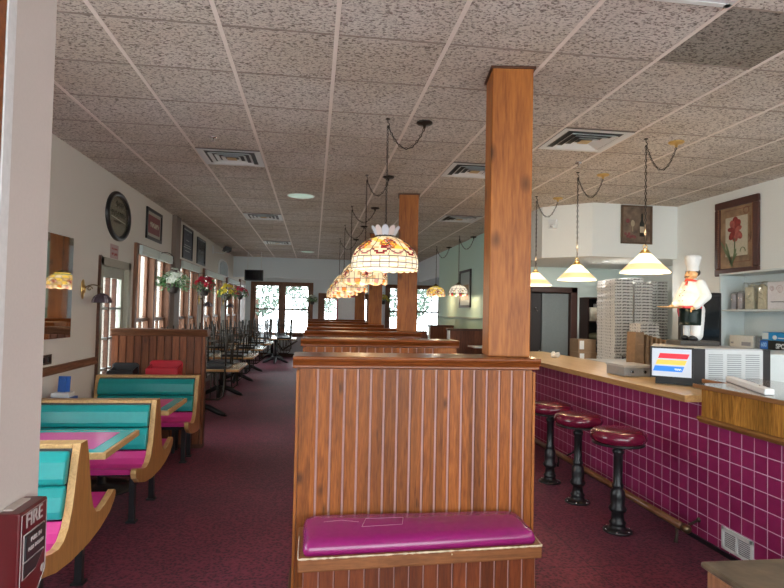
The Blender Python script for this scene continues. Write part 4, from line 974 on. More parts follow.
# hanging baskets
def plant(name, lab, x, y, z, kind, hoop, size=.16, wall='left'):
    t = thing(name, lab, 'hanging plant', (x, y, z), 'flower baskets hung on the walls')
    rnd = random.Random(int(y*100)+kind)
    bm = B(); lathe(bm, [(.03, -.13), (.06, -.12), (.085, -.04), (.095, .0), (.08, .0)], 16, (x, y, z)); obj('pot', bm, plain('dark_pot', (.05, .04, .035), .6), t)
    bm = B(); lm = 0
    def leaf(c, d, L, W):
        d = d.normalized(); s = d.orthogonal().normalized(); s = (Matrix.Rotation(rnd.random()*6, 3, d) @ s)
        up = d.cross(s)
        pts = [c, c+d*L*.45+s*W*.5+up*.004, c+d*L-up*.012*L/.06, c+d*L*.45-s*W*.5+up*.004]
        f = bm.faces.new([bm.verts.new(p) for p in pts]); f.material_index = 0 if rnd.random() < .6 else 1
    for k in range(230 if kind == 0 else 120):
        a = rnd.random()*2*PI; e = rnd.random()*2.2-.9; rr = size*(.5+.55*rnd.random())
        c = Vector((x+rr*math.cos(a)*math.cos(e*.7), y+rr*math.sin(a)*math.cos(e*.7)*1.15, z+.03+rr*.75*math.sin(e*.8)))
        leaf(c, Vector((math.cos(a), math.sin(a), rnd.uniform(-.9, .7))), rnd.uniform(.04, .08), rnd.uniform(.02, .04))
    for k in range(14):
        a = rnd.random()*2*PI; tube(bm, [(x, y, z), (x+size*.6*math.cos(a), y+size*.6*math.sin(a), z+.09), (x+size*1.1*math.cos(a), y+size*1.1*math.sin(a), z+rnd.uniform(-.1, .12))], .0025, 4)
    obj('foliage', bm, [leaf_m, leaf_p] if kind == 0 else [leaf_m, leaf_m], t)
    bm = B(); fm = (flo_w, flo_r, flo_y)[kind]
    for k in range(26 if kind else 18):
        a = rnd.random()*2*PI; e = rnd.uniform(-.1, 1.35); rr = size*rnd.uniform(.7, 1.05)
        c = Vector((x+rr*math.cos(a)*math.cos(e), y+rr*math.sin(a)*math.cos(e), z+.04+rr*.95*math.sin(e)))
        n = (c-Vector((x, y, z))).normalized()
        for p in range(5):
            s = n.orthogonal().normalized(); s = Matrix.Rotation(p*2*PI/5, 3, n) @ s
            pc = c+s*.018; q = n.cross(s)
            vs = [bm.verts.new(v) for v in (c-n*.004, c+s*.034+q*.026+n*.014, c+s*.060+n*.006, c+s*.034-q*.026+n*.014)]; bm.faces.new(vs)
        ell(bm, c+n*.004, .011, 6)
    obj('blossoms', bm, fm, t)
    bm = B()
    if wall == 'left':
        if hoop:
            P = [(LW+.005, y, z-.1+.0), (LW+.01, y, z+.36)]
            P += [(LW+.01+(x-LW-.01)*.5-(x-LW-.01)*.5*math.cos(PI*k/12), y, z+.36+.1*math.sin(PI*k/12)) for k in range(1, 13)]
            tube(bm, P, .006, 6); top = (x, y, z+.36)
        else:
            tube(bm, [(LW+.005, y, z+.28), (x, y, z+.30)], .006, 6); top = (x, y, z+.30)
    else: tube(bm, [(x, 20.19, z+.28), (x, y, z+.30)], .006, 6); top = (x, y, z+.3)
    obj('bracket', bm, black, t)
    bm = B()
    for k in range(3): a = 2*PI*k/3; tube(bm, [(x+.09*math.cos(a), y+.09*math.sin(a), z), top], .002, 4)
    obj('hanger', bm, black, t)
plant('hanging_basket', 'white and pale green flower basket hanging before the first left windows', -2.03, 8.85, 1.93, 0, True, .21)
plant('hanging_basket', 'large red flower basket hanging before the second left windows', -2.03, 11.3, 1.95, 1, False, .20)
plant('hanging_basket', 'yellow flower basket hanging before the third left windows', -2.03, 14.25, 1.93, 2, False, .22)
plant('hanging_basket', 'farthest red flower basket on the left wall near the corner', -2.03, 16.7, 1.98, 1, False, .20)
plant('hanging_basket', 'small white flower basket on the far wall right of the double window', -.06, 20.0, 1.92, 0, False, .16, 'far')
plant('hanging_basket', 'small yellow flower basket on the far wall between the posts', 2.36, 20.0, 1.98, 2, False, .17, 'far')
# arch mirror and speaker
t = thing('arched_plaque', 'white arched reflective plaque on the left wall near the far bulkhead', 'plaque', (LW, 15.1, 2.42)); bm = B()
arch = [(14.35, 2.40), (14.35, 2.62)]+[(15.1-.75*math.cos(PI*k/16), 2.62+.2*math.sin(PI*k/16)) for k in range(1, 16)]+[(15.85, 2.62), (15.85, 2.40)]
prism(bm, arch, 0, LW, LW+.03); obj('frame', bm, white_p, t, bevel=.005)
bm = B(); prism(bm, [((y-15.1)*.86+15.1, (z-2.42)*.84+2.44) for y, z in arch], 0, LW+.03, LW+.036); obj('glass', bm, plain('blue_reflect', (.45, .52, .58), .12, .6), t)
t = thing('wall_speaker', 'small black speaker on a bracket high on the left wall', 'speaker', (LW, 13.9, 2.95)); bm = B()
tube(bm, [(LW, 13.6, 2.86), (LW+.18, 13.9, 2.86), (LW+.24, 14.0, 2.93)], .012, 8); box(bm, LW, LW+.012, 13.5, 13.65, 2.82, 3.0); obj('bracket', bm, white_p, t)
bm = B(); rbox(bm, (LW+.25, 14.0, 2.965), (.16, .45, .09), (0, .25, .25)); obj('housing', bm, blackp, t, bevel=.008)
bm = B(); ell(bm, (LW+.30, 13.82, 2.93), .02, 10); obj('indicator', bm, white_p, t)
# hanging tv
t = thing('television', 'small black television hung from the ceiling near the far bulkhead', 'television', (-1.55, 15.5, 2.35))
bm = B(); box(bm, -1.79, -1.32, 15.48, 15.6, 2.33, 2.61); hb = obj('housing', bm, blackp, t, bevel=.01)
bm = B(); box(bm, -1.76, -1.35, 15.474, 15.48, 2.36, 2.585); obj('screen', bm, plain('tv_glass', (.008, .008, .01), .1), hb)
bm = B(); tube(bm, [(-1.72, 15.55, 2.61), (-1.72, 15.55, H+.003)], .008); tube(bm, [(-1.38, 15.55, 2.61), (-1.38, 15.55, H+.003)], .008); obj('rods', bm, white_p, t)

# ------------------------------------------------------------ left dining tables with upturned chairs
tt_m = wood('pale_tabletop', (.42, .30, .18), (.60, .46, .30), 0, .8, knots=0, rough=.2, coat=.5)
def dining_table():
    t = thing('dining_table', '', 'table', (0, 0, 0), 'pale topped dining tables along the left windows')
    bm = B(); box(bm, -.6, .6, -.55, .55, .715, .75); obj('tabletop', bm, [tt_m], t, rel=True, bevel=.005)
    bm = B(); box(bm, -.602, .602, -.552, .552, .712, .74); obj('edge_band', bm, ply_face, t, rel=True)
    for y in (-.0,):
        bm = B(); tube(bm, [(0, y, .06), (0, y, .70)], .04, 14); tube(bm, [(0, y, .66), (0, y, .712)], [.04, .16], 14); obj('column', bm, black, t, rel=True)
    for k in range(4):
        a = k*PI/2+PI/4*0+.0
        d = Vector((math.cos(a), math.sin(a), 0)); bm = B(); tube(bm, [Vector((0, 0, .16)), d*.12+Vector((0, 0, .13)), d*.28+Vector((0, 0, .05)), d*.36+Vector((0, 0, .018))], [.045, .045, .038, .026], 8); ell(bm, d*.36+Vector((0, 0, .012)), (.03, .03, .012), 8); obj('foot', bm, black, t, rel=True)
    return t
dt = dining_table()
TY = [(-1.62, 9.0), (-1.64, 11.15), (-1.66, 13.3), (-1.64, 15.4), (-1.1, 17.9), (-1.3, 19.35)]
TLAB = ['pale dining table nearest behind the dark plank half wall', 'second pale dining table along the left windows', 'third pale dining table along the left windows', 'fourth pale dining table along the left windows', 'fifth dining table, its black pedestal clear on the carpet', 'farthest dining table under the far double window']
def chair():
    t = thing('dining_chair', '', 'chair', (0, 0, 0), 'black dining chairs upturned on the left tables')
    bm = B(); box(bm, -.20, .20, -.20, .20, .52, .56); obj('seat', bm, black, t, rel=True, bevel=.012)
    for sx in (-1, 1):
        bm = B(); tube(bm, [(sx*.18, -.18, .52), (sx*.20, -.21, 0)], .012, 8); obj('leg', bm, iron, t, rel=True)
        bm = B(); tube(bm, [(sx*.18, .17, .52), (sx*.20, .24, 0)], .012, 8); obj('leg', bm, iron, t, rel=True)
    bm = B(); tube(bm, [(-.195, -.2, .2), (.195, -.2, .2)], .008, 6); tube(bm, [(-.19, .2, .25), (.19, .2, .25)], .008, 6)
    for sx in (-1, 1): tube(bm, [(sx*.193, -.2, .22), (sx*.193, .22, .22)], .008, 6)
    obj('stretchers', bm, iron, t, rel=True)
    bm = B(); tube(bm, [(-.18, .19, .53), (-.18, .25, .92), (-.12, .26, .97), (.12, .26, .97), (.18, .25, .92), (.18, .19, .53)], .012, 8)
    for x in (-.09, 0, .09): tube(bm, [(x, .2, .6), (x, .255, .965)], .007, 6)
    tube(bm, [(-.18, .2, .6), (.18, .2, .6)], .008, 6); obj('backrest', bm, iron, t, rel=True)
    return t
ch = chair(); first = True; fdt = True
posn = ['near left', 'near right', 'far left', 'far right']
for ti, ((x, y), l) in enumerate(zip(TY, TLAB)):
    q = dt if fdt else dup(dt, (0, 0, 0)); fdt = False; q.location = (x, y, 0); q['label'] = l
    spots = [(-.35, -.31, PI), (.25, -.31, PI), (-.35, .31, 0), (.25, .31, 0)]
    for k, (dx, dy, rz) in enumerate(spots):
        if ti == 5 and k == 1: continue
        c = ch if first else dup(ch, (0, 0, 0)); first = False
        # turned upside down about its own x axis, back hanging off the table edge
        c.location = (x+dx, y+dy+(.06 if rz == 0 else -.06), .752+.56)
        c.rotation_euler = (PI, 0, rz+PI+random.uniform(-.08, .08))
        c['label'] = 'upturned black chair, %s corner of the %s' % (posn[k], ['nearest left table', 'second left table', 'third left table', 'fourth left table', 'fifth table with clear pedestal', 'table under the far window'][ti])
q = dup(ch, (-.62, 19.05, .78), (0, 0, 0), 'chair with pale blue panel back tipped off the edge of the farthest table'); q.rotation_euler = (2.2, 0, -1.5)
bm = B(); box(bm, -.17, .17, .215, .235, .56, .95); pb = obj('back_panel', bm, plain('pale_blue_vinyl', (.35, .55, .65), .3), q, rel=True)

# ------------------------------------------------------------ right side booths
t = None
for (x0, x1, y, l) in ((2.34, 3.0, 10.0, 'dark plank booth partition with white end on the right, nearer one'), (2.49, 3.0, 12.5, 'dark plank booth partition with white end on the right, farther one')):
    t = thing('wall_booth_partition', l, 'partition', (2.8, y, 0), 'dark booth partitions against the green wall')
    bm = B(); box(bm, x0+.02, 3.03, y, y+.14, 0, 1.30); obj('panel', bm, far_w, t)
    bm = B(); box(bm, x0-.02, 3.03, y-.03, y+.17, 1.30, 1.335); obj('cap', bm, dark_w, t, bevel=.004)
    bm = B(); box(bm, x0, x0+.02, y-.003, y+.143, 0, 1.30); obj('end_strip', bm, white_p, t)
bm = B(); box(bm, 2.12, 2.45, 12.5, 12.64, 0, 1.2); o = obj('server_cabinet', bm, far_w); tag(o, 'low dark cabinet left of the farther right booth partition', 'cabinet')
t = thing('high_table', 'white topped table edge just left of the nearest post', 'table', (2.9, 9.8, 0))
bm = B(); box(bm, 2.62, 3.02, 9.38, 9.78, 1.035, 1.06); obj('tabletop', bm, white_p, t, bevel=.006)
bm = B(); tube(bm, [(2.85, 9.58, .03), (2.85, 9.58, 1.035)], .035, 12); lathe(bm, [(.2, 0), (.19, .02), (.04, .04)], 20, (2.85, 9.58, 0)); obj('pedestal', bm, black, t)
t = thing('framed_picture', 'dark framed landscape print on the green right hand wall', 'picture', (3.05, 11.6, 2.1))
bm = B(); y0, y1, z0, z1 = 11.18, 12.05, 1.72, 2.48
for a in ((y0, y1, z0, z0+.05), (y0, y1, z1-.05, z1), (y0, y0+.05, z0, z1), (y1-.05, y1, z0, z1)): box(bm, 3.02, 3.05, *a)
obj('frame', bm, black, t); bm = B(); box(bm, 3.035, 3.05, y0+.05, y1-.05, z0+.05, z1-.05); pr = obj('mat', bm, plain('grey_blue_mat', (.4, .5, .5), .4), t)
bm = B(); box(bm, 3.032, 3.035, y0+.15, y1-.15, z0+.15, z1-.3); obj('print', bm, plain('tan_print', (.4, .3, .18), .4, vary=.5, bscale=8), pr)
t = thing('notice_board', 'white board in a red frame standing before the far doors', 'board', (1.13, 19.6, 0))
bm = B(); y = 19.6
for a in ((.76, .80, 1.0, 2.10), (1.46, 1.50, 1.0, 2.10), (.76, 1.50, 2.05, 2.10), (.76, 1.50, 1.0, 1.05)): box(bm, a[0], a[1], y-.02, y+.02, a[2], a[3])
obj('frame', bm, red_p, t); bm = B(); box(bm, .80, 1.46, y-.008, y+.008, 1.05, 2.05); obj('panel', bm, plain('board_white', (.88, .88, .86), .35), t)
bm = B()
for x in (.8, 1.46): tube(bm, [(x, y, 1.02), (x, y, 0)], .012, 8); tube(bm, [(x, y-.25, .01), (x, y+.25, .01)], .012, 8)
obj('stand', bm, black, t)

# ------------------------------------------------------------ counter-top things
t = thing('display_appliance', 'grey vented countertop appliance with striped lit sign panel, under the chef statue', 'appliance', (3.1, 4.45, 1.072))
foot = [(2.69, 4.40), (2.915, 4.20), (2.965, 4.15), (3.465, 4.15), (3.465, 4.80), (2.965, 4.82)]
bm = B(); prism(bm, foot, 2, 1.15, 1.372); bd = obj('housing', bm, grey_m, t, bevel=.004)
bm = B(); prism(bm, [(2.74, 4.42), (2.95, 4.24), (3.44, 4.2), (3.44, 4.75), (2.98, 4.75)], 2, 1.074, 1.15); obj('base', bm, blackp, t)
bm = B(); prism(bm, [(2.975, 4.147), (3.465, 4.147), (3.465, 4.151), (2.975, 4.151)], 2, 1.085, 1.36); vp = obj('vent_panel', bm, plain('light_grey_panel', (.60, .62, .63), .45, vary=.02), bd)
bm = B()
for cx in (3.065, 3.22, 3.375):
    for k in range(13): z = 1.13+k*.016; box(bm, cx-.058, cx+.058, 4.1425, 4.147, z, z+.005)
obj('vent_slots', bm, plain('slot_grey', (.22, .24, .25), .5), vp)
bm = B(); box(bm, 3.47, 3.54, 4.16, 4.8, 1.08, 1.365); obj('side_strip', bm, blackp, t)
bm = B(); box(bm, 3.545, 4.2, 4.2, 4.8, 1.05, 1.33); o = obj('side_cabinet', bm, white_m, t, bevel=.005)
bm = B(); prism(bm, [(2.905, 4.20), (2.975, 4.14), (2.98, 4.2), (2.93, 4.23)], 2, 1.09, 1.368); obj('corner_post', bm, blackp, t, bevel=.003)
# lit sign, angled
sa = math.atan2(4.165-4.36, 2.895-2.52)
S = bpy.data.objects.new('sign_panel', None)
def signpts(u, v, off): # u along 0..1, v height
    d = Vector((2.915-2.69, 4.20-4.40, 0)); n = Vector((d.y, -d.x, 0)).normalized()
    p = Vector((2.69, 4.40, 0))+d*u+n*off; return (p.x, p.y, 1.135+.232*v)
def signquad(bm, q, off, th, mi=0):
    a = [bm.verts.new(signpts(u, v, off)) for u, v in q]; b = [bm.verts.new(signpts(u, v, off+th)) for u, v in q]; n = len(q)
    bm.faces.new(a).material_index = mi; bm.faces.new(b[::-1]).material_index = mi
    for i in range(n): bm.faces.new((a[i], a[(i+1) % n], b[(i+1) % n], b[i])).material_index = mi
nsign = Vector((4.17-4.36, -(2.875-2.52), 0))
bpy.data.objects.remove(S)
bm = B(); signquad(bm, [(-.02, -.04), (1.02, -.04), (1.02, 1.02), (-.02, 1.02)], .0, .012); sf = obj('sign_frame', bm, blackp, t)
bm = B(); signquad(bm, [(.03, .02), (.97, .02), (.97, .96), (.03, .96)], .012, .003); face = obj('sign_face', bm, glow('sign_white', (.72, .8, .95), .30, (.5, .55, .62)), sf)
for (a, b, m, n) in ((.80, .63, glow('sign_red', (.75, .03, .05), .4), 'stripe'), (.58, .42, glow('sign_yellow', (.8, .55, .10), .4), 'stripe'), (.37, .19, glow('sign_blue', (.03, .22, .75), .4), 'stripe')):
    sh = lambda v: (v-.5)*.28
    bm = B(); signquad(bm, [(.14+sh(b), b), (.84+sh(b), b), (.84+sh(a), a), (.14+sh(a), a)], .015, .0015); st = obj(n, bm, m, face)
bm = B(); pts = []
for k in range(40): u = k/39; pts.append(signpts(.58+.16*u, .27+.03*math.sin(u*24), .0172))
tube(bm, pts, .0018, 4); obj('script', bm, glow('sign_script', (.8, .85, .95), .4), face)
# receipt printer / drawer boxes
t = thing('card_terminal', 'low grey metal box with two knobs on the counter left of the striped sign', 'appliance', (2.95, 5.0, 1.072))
bm = B(); box(bm, 2.73, 2.99, 4.88, 5.2, 1.074, 1.155); b_ = obj('lower_unit', bm, plain('grey_unit', (.28, .29, .30), .4), t, bevel=.006)
for x in (2.80, 2.92): bm = B(); tube(bm, [(x, 4.88, 1.115), (x, 4.865, 1.115)], .013, 12); obj('knob', bm, chrome, b_)
bm = B(); box(bm, 2.72, 3.0, 4.86, 5.2, 1.155, 1.175); obj('lid', bm, grey_m, t, bevel=.004)
# paper bags
t0 = None
for k in range(6):
    t = thing('paper_bag', ('tall flat brown paper bag, leftmost of the row' if k == 0 else 'folded brown paper bag standing upright, %s in the row right of the flat one' % ('first', 'second', 'third', 'fourth', 'fifth')[k-1]), 'paper bag', (3.0+.06*k, 5.55, 1.074), 'brown paper bags on the counter')
    x = 3.23+(.0 if k == 0 else .02+.048*k); h = 1.45 if k == 0 else 1.44-.012*k; w = .06 if k == 0 else .022
    t.location = (x, 5.55, 1.074)
    bm = B(); prism(bm, [(x-w/2-.012, 1.075), (x+w/2+.012, 1.075), (x+w/2, h-.05), (x+.004, h), (x-.004, h), (x-w/2, h-.05)] if k else [(x-.07, 1.075), (x+.03, 1.075), (x+.03, h), (x-.06, h+.004)], 1, 5.46, 5.62); obj('body', bm, bag_m, t, bevel=.003)
    bm = B(); box(bm, x-w/2-.004, x+w/2+.004, 5.455, 5.459, h-.12, h-.115); obj('fold', bm, cardb, t)
# extend: small back counter under bags and monitor
t = thing('back_counter', 'white back counter behind the chef statue and bags', 'counter', (3.9, 5.9, 0))
t['label'] = 'white back counter behind the chef statue and bags'
bm = B(); box(bm, 3.5, 4.74, 5.1, 6.9, 0, 1.04); obj('cabinet', bm, white_m, t); bm = B(); box(bm, 3.35, 4.75, 5.08, 6.92, 1.04, 1.073); obj('worktop', bm, grey_m, t, bevel=.004)
t = thing('monitor', 'large black monitor behind the chef statue', 'monitor', (4.0, 5.6, 1.07))
bm = B(); box(bm, 3.74, 4.19, 5.58, 5.64, 1.30, 1.87); hb = obj('housing', bm, blackp, t, bevel=.008)
bm = B(); box(bm, 3.77, 4.16, 5.574, 5.58, 1.34, 1.83); obj('screen', bm, plain('dark_screen', (.008, .010, .012), .12), hb)
bm = B(); box(bm, 3.92, 4.02, 5.6, 5.66, 1.08, 1.35); box(bm, 3.80, 4.14, 5.5, 5.75, 1.072, 1.085); obj('stand', bm, blackp, t)
# white plastic bar on raised counter
t = thing('plastic_bar', 'long white plastic bar with a black dot lying on the raised counter', 'bar', (3.0, 3.7, 1.152))
bm = B(); a = Vector((2.995, 3.90)); b = Vector((2.71, 3.19)); d = (b-a).normalized(); n = Vector((-d.y, d.x))*.028
prism(bm, [tuple(a+n), tuple(b+n), tuple(b-n), tuple(a-n)], 2, 1.151, 1.188); o = obj('bar', bm, white_p, t, bevel=.006)
bm = B(); p = a+d*.11+n*1.05; ell(bm, (p.x, p.y, 1.172), (.012, .018, .012), 10); p2 = a+d*.60; ell(bm, (p2.x, p2.y, 1.188), .004, 6); obj('dot', bm, black, o)
t = thing('glass_sheet', 'clear glossy sheet lying on the raised counter at the right edge', 'sheet', (3.1, 2.9, 1.152))
bm = B(); box(bm, 2.9, 3.35, 2.6, 3.3, 1.151, 1.156); obj('sheet', bm, plain('frost_sheet', (.45, .5, .52), .1), t)
# small bits on the counter's far end
t = thing('crumpled_napkin', 'small crumpled white napkin at the far end of the counter', 'napkin', (2.98, 6.9, 1.072))
bm = B(); ell(bm, (3.0, 7.0, 1.10), (.06, .05, .035), 10)
for v in bm.verts: v.co += Vector((random.uniform(-.012, .012), random.uniform(-.012, .012), random.uniform(-.004, .03)))
obj('paper', bm, white_p, t)

# ------------------------------------------------------------ chef statue
t = thing('chef_statue', 'small plump chef statue in white coat and tall hat holding out a plate', 'statue', (3.19, 4.6, 1.415))
skin = plain('painted_skin', (.75, .42, .18), .35, vary=.04); cw = plain('painted_white', (.74, .75, .74), .3, vary=.02)
def loc(p): # local figure coords, facing -Y
    return p
bm = B()
ell(bm, (0, -.025, .30), (.098, .102, .095)); ell(bm, (0, -.005, .39), (.085, .075, .085)); ell(bm, (0, .01, .225), (.088, .085, .08)); ell(bm, (0, 0, .44), (.06, .05, .045))
capsule(bm, (.085, .005, .425), (.125, .03, .34), .042, .036); capsule(bm, (.125, .03, .34), (.108, -.06, .262), .036, .028)
capsule(bm, (-.085, .0, .425), (-.115, -.04, .345), .042, .036); capsule(bm, (-.115, -.04, .345), (-.075, -.125, .268), .034, .026)
for s in (-1, 1): capsule(bm, (s*.042, .008, .20), (s*.045, .0, .045), .058, .05)
obj('body', bm, cw, t, rel=True, remesh=.006)
bm = B(); ell(bm, (0, -.018, .505), (.046, .047, .05)); ell(bm, (0, -.045, .482), (.033, .026, .026)); ell(bm, (0, -.068, .503), (.013, .017, .012), 10)
for s in (-1, 1): ell(bm, (s*.028, -.045, .494), (.018, .018, .016), 10); ell(bm, (s*.047, -.008, .507), (.009, .012, .016), 10)
capsule(bm, (0, -.005, .44), (0, -.008, .48), .03, .03); hd = obj('head', bm, skin, t, rel=True, remesh=.0035)
bm = B()
for s in (-1, 1): ell(bm, (s*.019, -.0615, .517), (.005, .004, .006), 8)
obj('eyes', bm, black, hd, rel=True)
bm = B()
for s in (-1, 1): tube(bm, [(0, -.073, .487), (s*.016, -.071, .484), (s*.03, -.062, .49)], [.005, .005, .001], 6); tube(bm, [(s*.010, -.064, .529), (s*.028, -.056, .531)], .0025, 5)
obj('moustache', bm, plain('dark_hair', (.03, .02, .015), .4), hd, rel=True)
bm = B(); tube(bm, [(.018, -.066, .474), (0, -.069, .471), (-.018, -.066, .474)], .0022, 5); obj('mouth', bm, red_p, hd, rel=True)
bm = B(); ell(bm, (0, .012, .522), (.048, .045, .035)); obj('hair', bm, MATS['dark_hair'], hd, rel=True)
bm = B(); pr = [(.049, .53), (.050, .535), (.050, .565), (.052, .575), (.060, .60), (.067, .63), (.062, .650), (.035, .657), (.003, .658)]
for f, i, k in lathe(bm, pr, 40): pass
for v in bm.verts:
    a = math.atan2(v.co.y, v.co.x); w = max(0, (v.co.z-.57)/.08)
    if 0 < w <= 1.1: v.co.x *= 1+.06*w*math.sin(a*12); v.co.y *= 1+.06*w*math.sin(a*12)
    v.co.y += -.008+.02*0
obj('hat', bm, cw, t, rel=True)
bm = B(); tube(bm, [(.05*math.cos(2*PI*k/24), -.012+.048*math.sin(2*PI*k/24), .452-.012*math.cos(2*PI*k/24+PI/2)*-1) for k in range(24)], .009, 8, closed=True); tube(bm, [(0, -.062, .445), (.012, -.075, .42)], [.009, .004], 6); tube(bm, [(0, -.062, .445), (-.012, -.075, .42)], [.009, .004], 6); obj('neckerchief', bm, plain('scarf_red', (.65, .06, .03), .4), t, rel=True)
bm = B(); lathe(bm, [(.096, .115), (.099, .15), (.101, .20), (.104, .245)], 24, (0, -.012, 0), 0, False, PI+.15, 2*PI-.15+.25)
me_faces = list(bm.faces); bmesh.ops.solidify(bm, geom=me_faces, thickness=.006); ap = obj('apron', bm, plain('apron_green', (.006, .022, .018), .35), t, rel=True)
bm = B(); lathe(bm, [(.104, .243), (.108, .252), (.104, .262)], 30, (0, -.012, 0), 0, False, PI-.1, 2*PI+.1); obj('sash_tie', bm, plain('tie_red', (.5, .04, .06), .4), t, rel=True)
bm = B(); tube(bm, [(-.03, -.125, .25), (-.035, -.122, .22), (-.03, -.118, .18)], [.008, .007, .004], 6); obj('tie_tail', bm, MATS['tie_red'], t, rel=True)
bm = B()
for s in (-1, 1): ell(bm, (s*.046, -.025, .018), (.034, .058, .022), 14)
obj('shoe', bm, black, t, rel=True)
bm = B()
for z in (.30, .34, .38, .42):
    for s in (-1, 1): ell(bm, (s*.02, -.025-math.sqrt(max(0, 1-((z-.30)/.13)**2))*.10, z), .004, 8)
obj('buttons', bm, black, t, rel=True)
def hand(bm, w, d, up, mirror=1):
    """palm from wrist w along d, four unequal fingers and a thumb leaving the side of the palm"""
    w = Vector(w); d = Vector(d).normalized(); s = d.cross(Vector(up)).normalized(); n = s.cross(d)
    ell(bm, w+d*.018, (.018, .018, .012), 10)
    for i, (o, L) in enumerate(((-.013, .017), (-.0045, .021), (.0045, .020), (.013, .015))):
        a = w+d*.026+s*o; b = a+d*L*.6-n*.004; c = b+d*L*.3-n*.010; capsule(bm, a, b, .0052, .0048, 8); capsule(bm, b, c, .0048, .0042, 8)
    a = w+d*.010-s*.016*mirror; b = a-s*.012*mirror+d*.012; capsule(bm, a, b, .006, .005, 8); capsule(bm, b, b+d*.010-n*.002, .005, .0042, 8)
bm = B(); hand(bm, (.104, -.075, .252), (-.35, -.75, -.55), (0, 0, 1)); obj('hand', bm, skin, t, rel=True, remesh=.0028)
bm = B(); hand(bm, (-.072, -.135, .262), (.0, -1, -.12), (0, 0, 1), -1); obj('hand', bm, skin, t, rel=True, remesh=.0028)
bm = B(); lathe(bm, [(.001, .244), (.07, .244), (.10, .250), (.105, .256), (.10, .256), (.07, .250), (.001, .250)], 32, (-.06, -.18, 0), caps=False); obj('plate', bm, plain('tan_plate', (.62, .42, .22), .35), t, rel=True)
t.rotation_euler = (0, 0, math.radians(-82)); t.scale = (.95, 1.02, 1.1)
bm = B(); prism(bm, [(3.01, 4.50), (3.34, 4.47), (3.37, 4.72), (3.04, 4.75)], 2, 1.374, 1.414); o = obj('statue_base', bm, plain('dark_slab', (.05, .045, .04), .5, vary=.3), None, bevel=.005)
tag(o, 'dark rectangular slab the chef statue stands on', 'slab')

# ------------------------------------------------------------ kitchen wall things
RW = 4.76
t = thing('wall_shelf', 'white open shelf unit on the right wall under the iris picture', 'shelf', (4.6, 5.5, 1.3))
bm = B(); X0 = 4.46
box(bm, X0, RW-.002, 5.96, 5.98, 1.28, 2.10); obj('side_panel', bm, white_m, t)
for z in (1.285, 1.685, 2.08):
    bm = B(); pts = [(RW-.002, 5.96), (RW-.002, 4.2)]+[(X0-.06*math.sin(PI*k/16), 4.2+1.76*k/16) for k in range(17)]; prism(bm, pts, 2, z, z+.02); obj('shelf_board', bm, white_m, t, bevel=.003)
bm = B(); box(bm, RW-.012, RW-.002, 4.2, 5.96, 1.3, 2.08); obj('back_panel', bm, plain('shelf_back', (.60, .68, .70), .5, vary=.02), t)
bm = B(); box(bm, X0, RW-.002, 4.2, 4.22, 1.28, 2.10); obj('side_panel', bm, white_m, t)
# items
def cup(x, y, z, h, lab):
    t = thing('cup_stack', lab, 'cups', (x, y, z), 'sleeves of clear cups on the upper shelf'); bm = B()
    P = []
    for k in range(14): P += [(.036, h*k/14), (.040, h*(k+.8)/14)]
    lathe(bm, P, 18, (x, y, z)); obj('stack', bm, plain('cup_plastic', (.50, .48, .52), .2, vary=.1), t); bm = B(); lathe(bm, [(.043, 0), (.043, h), (.02, h+.02)], 14, (x, y, z)); obj('sleeve', bm, clear, t)
cup(4.56, 5.86, 1.707, .17, 'short clear cup stack at the left end of the upper shelf'); cup(4.56, 5.765, 1.707, .18, 'short clear cup stack second from the left on the upper shelf')
for y, l in ((5.60, 'bag of pale noodles in clear wrap on the upper shelf, left one'), (5.42, 'bag of pale noodles in clear wrap on the upper shelf, right one')):
    t = thing('noodle_bag', l, 'food bag', (4.58, y, 1.707), 'wrapped noodle bags on the upper shelf'); bm = B(); prism(bm, [(4.52, y-.06), (4.64, y-.06), (4.64, y+.06), (4.52, y+.06)], 2, 1.712, 1.94);  
    for k in range(26): a = random.random()*6.28; z = random.uniform(1.73, 1.95); tube(bm, [(4.58+.06*math.cos(a), y+.06*math.sin(a), z), (4.58+.072*math.cos(a+.8), y+.072*math.sin(a+.8), z+.03), (4.58+.06*math.cos(a+1.5), y+.06*math.sin(a+1.5), z+.01)], .006, 5)
    obj('noodles', bm, plain('noodle', (.66, .62, .46), .6, vary=.12), t)
    bm = B(); prism(bm, [(4.50, y-.075), (4.66, y-.075), (4.66, y+.075), (4.50, y+.075)], 2, 1.709, 1.985); bmesh.ops.subdivide_edges(bm, edges=bm.edges[:], cuts=5, use_grid_fill=True); 
    for v in bm.verts: v.co += Vector([random.uniform(-.006, .006) for _ in range(3)])
    obj('wrap', bm, clear, t)
t = thing('white_carton', 'white carton with pale swirl print on the upper shelf at the right edge', 'box', (4.58, 5.25, 1.707)); bm = B(); box(bm, 4.50, 4.70, 4.85, 5.33, 1.707, 1.98); cb = obj('carton', bm, plain('carton_white', (.72, .70, .72), .5), t, bevel=.004)
bm = B()
for cz, cy, R_ in ((1.90, 5.17, .045), (1.89, 5.07, .035), (1.91, 5.27, .03)): tube(bm, [(4.499, cy+R_*(1-k/30)*math.cos(k*.45), cz+R_*(1-k/30)*math.sin(k*.45)) for k in range(26)], .003, 4)
obj('swirls', bm, plain('swirl_rose', (.55, .42, .42), .6), cb)
bm = B(); scribble(bm, 5.28, 5.12, 1.78, .006, 8, 4.4985, .0025); obj('print', bm, blackp, cb)
t = thing('white_box', 'small white box with grey label on the lower shelf', 'box', (4.56, 5.83, 1.307)); bm = B(); box(bm, 4.48, 4.64, 5.50, 5.84, 1.307, 1.43); wb = obj('carton', bm, plain('carton_cream', (.66, .65, .60), .5), t, bevel=.003)
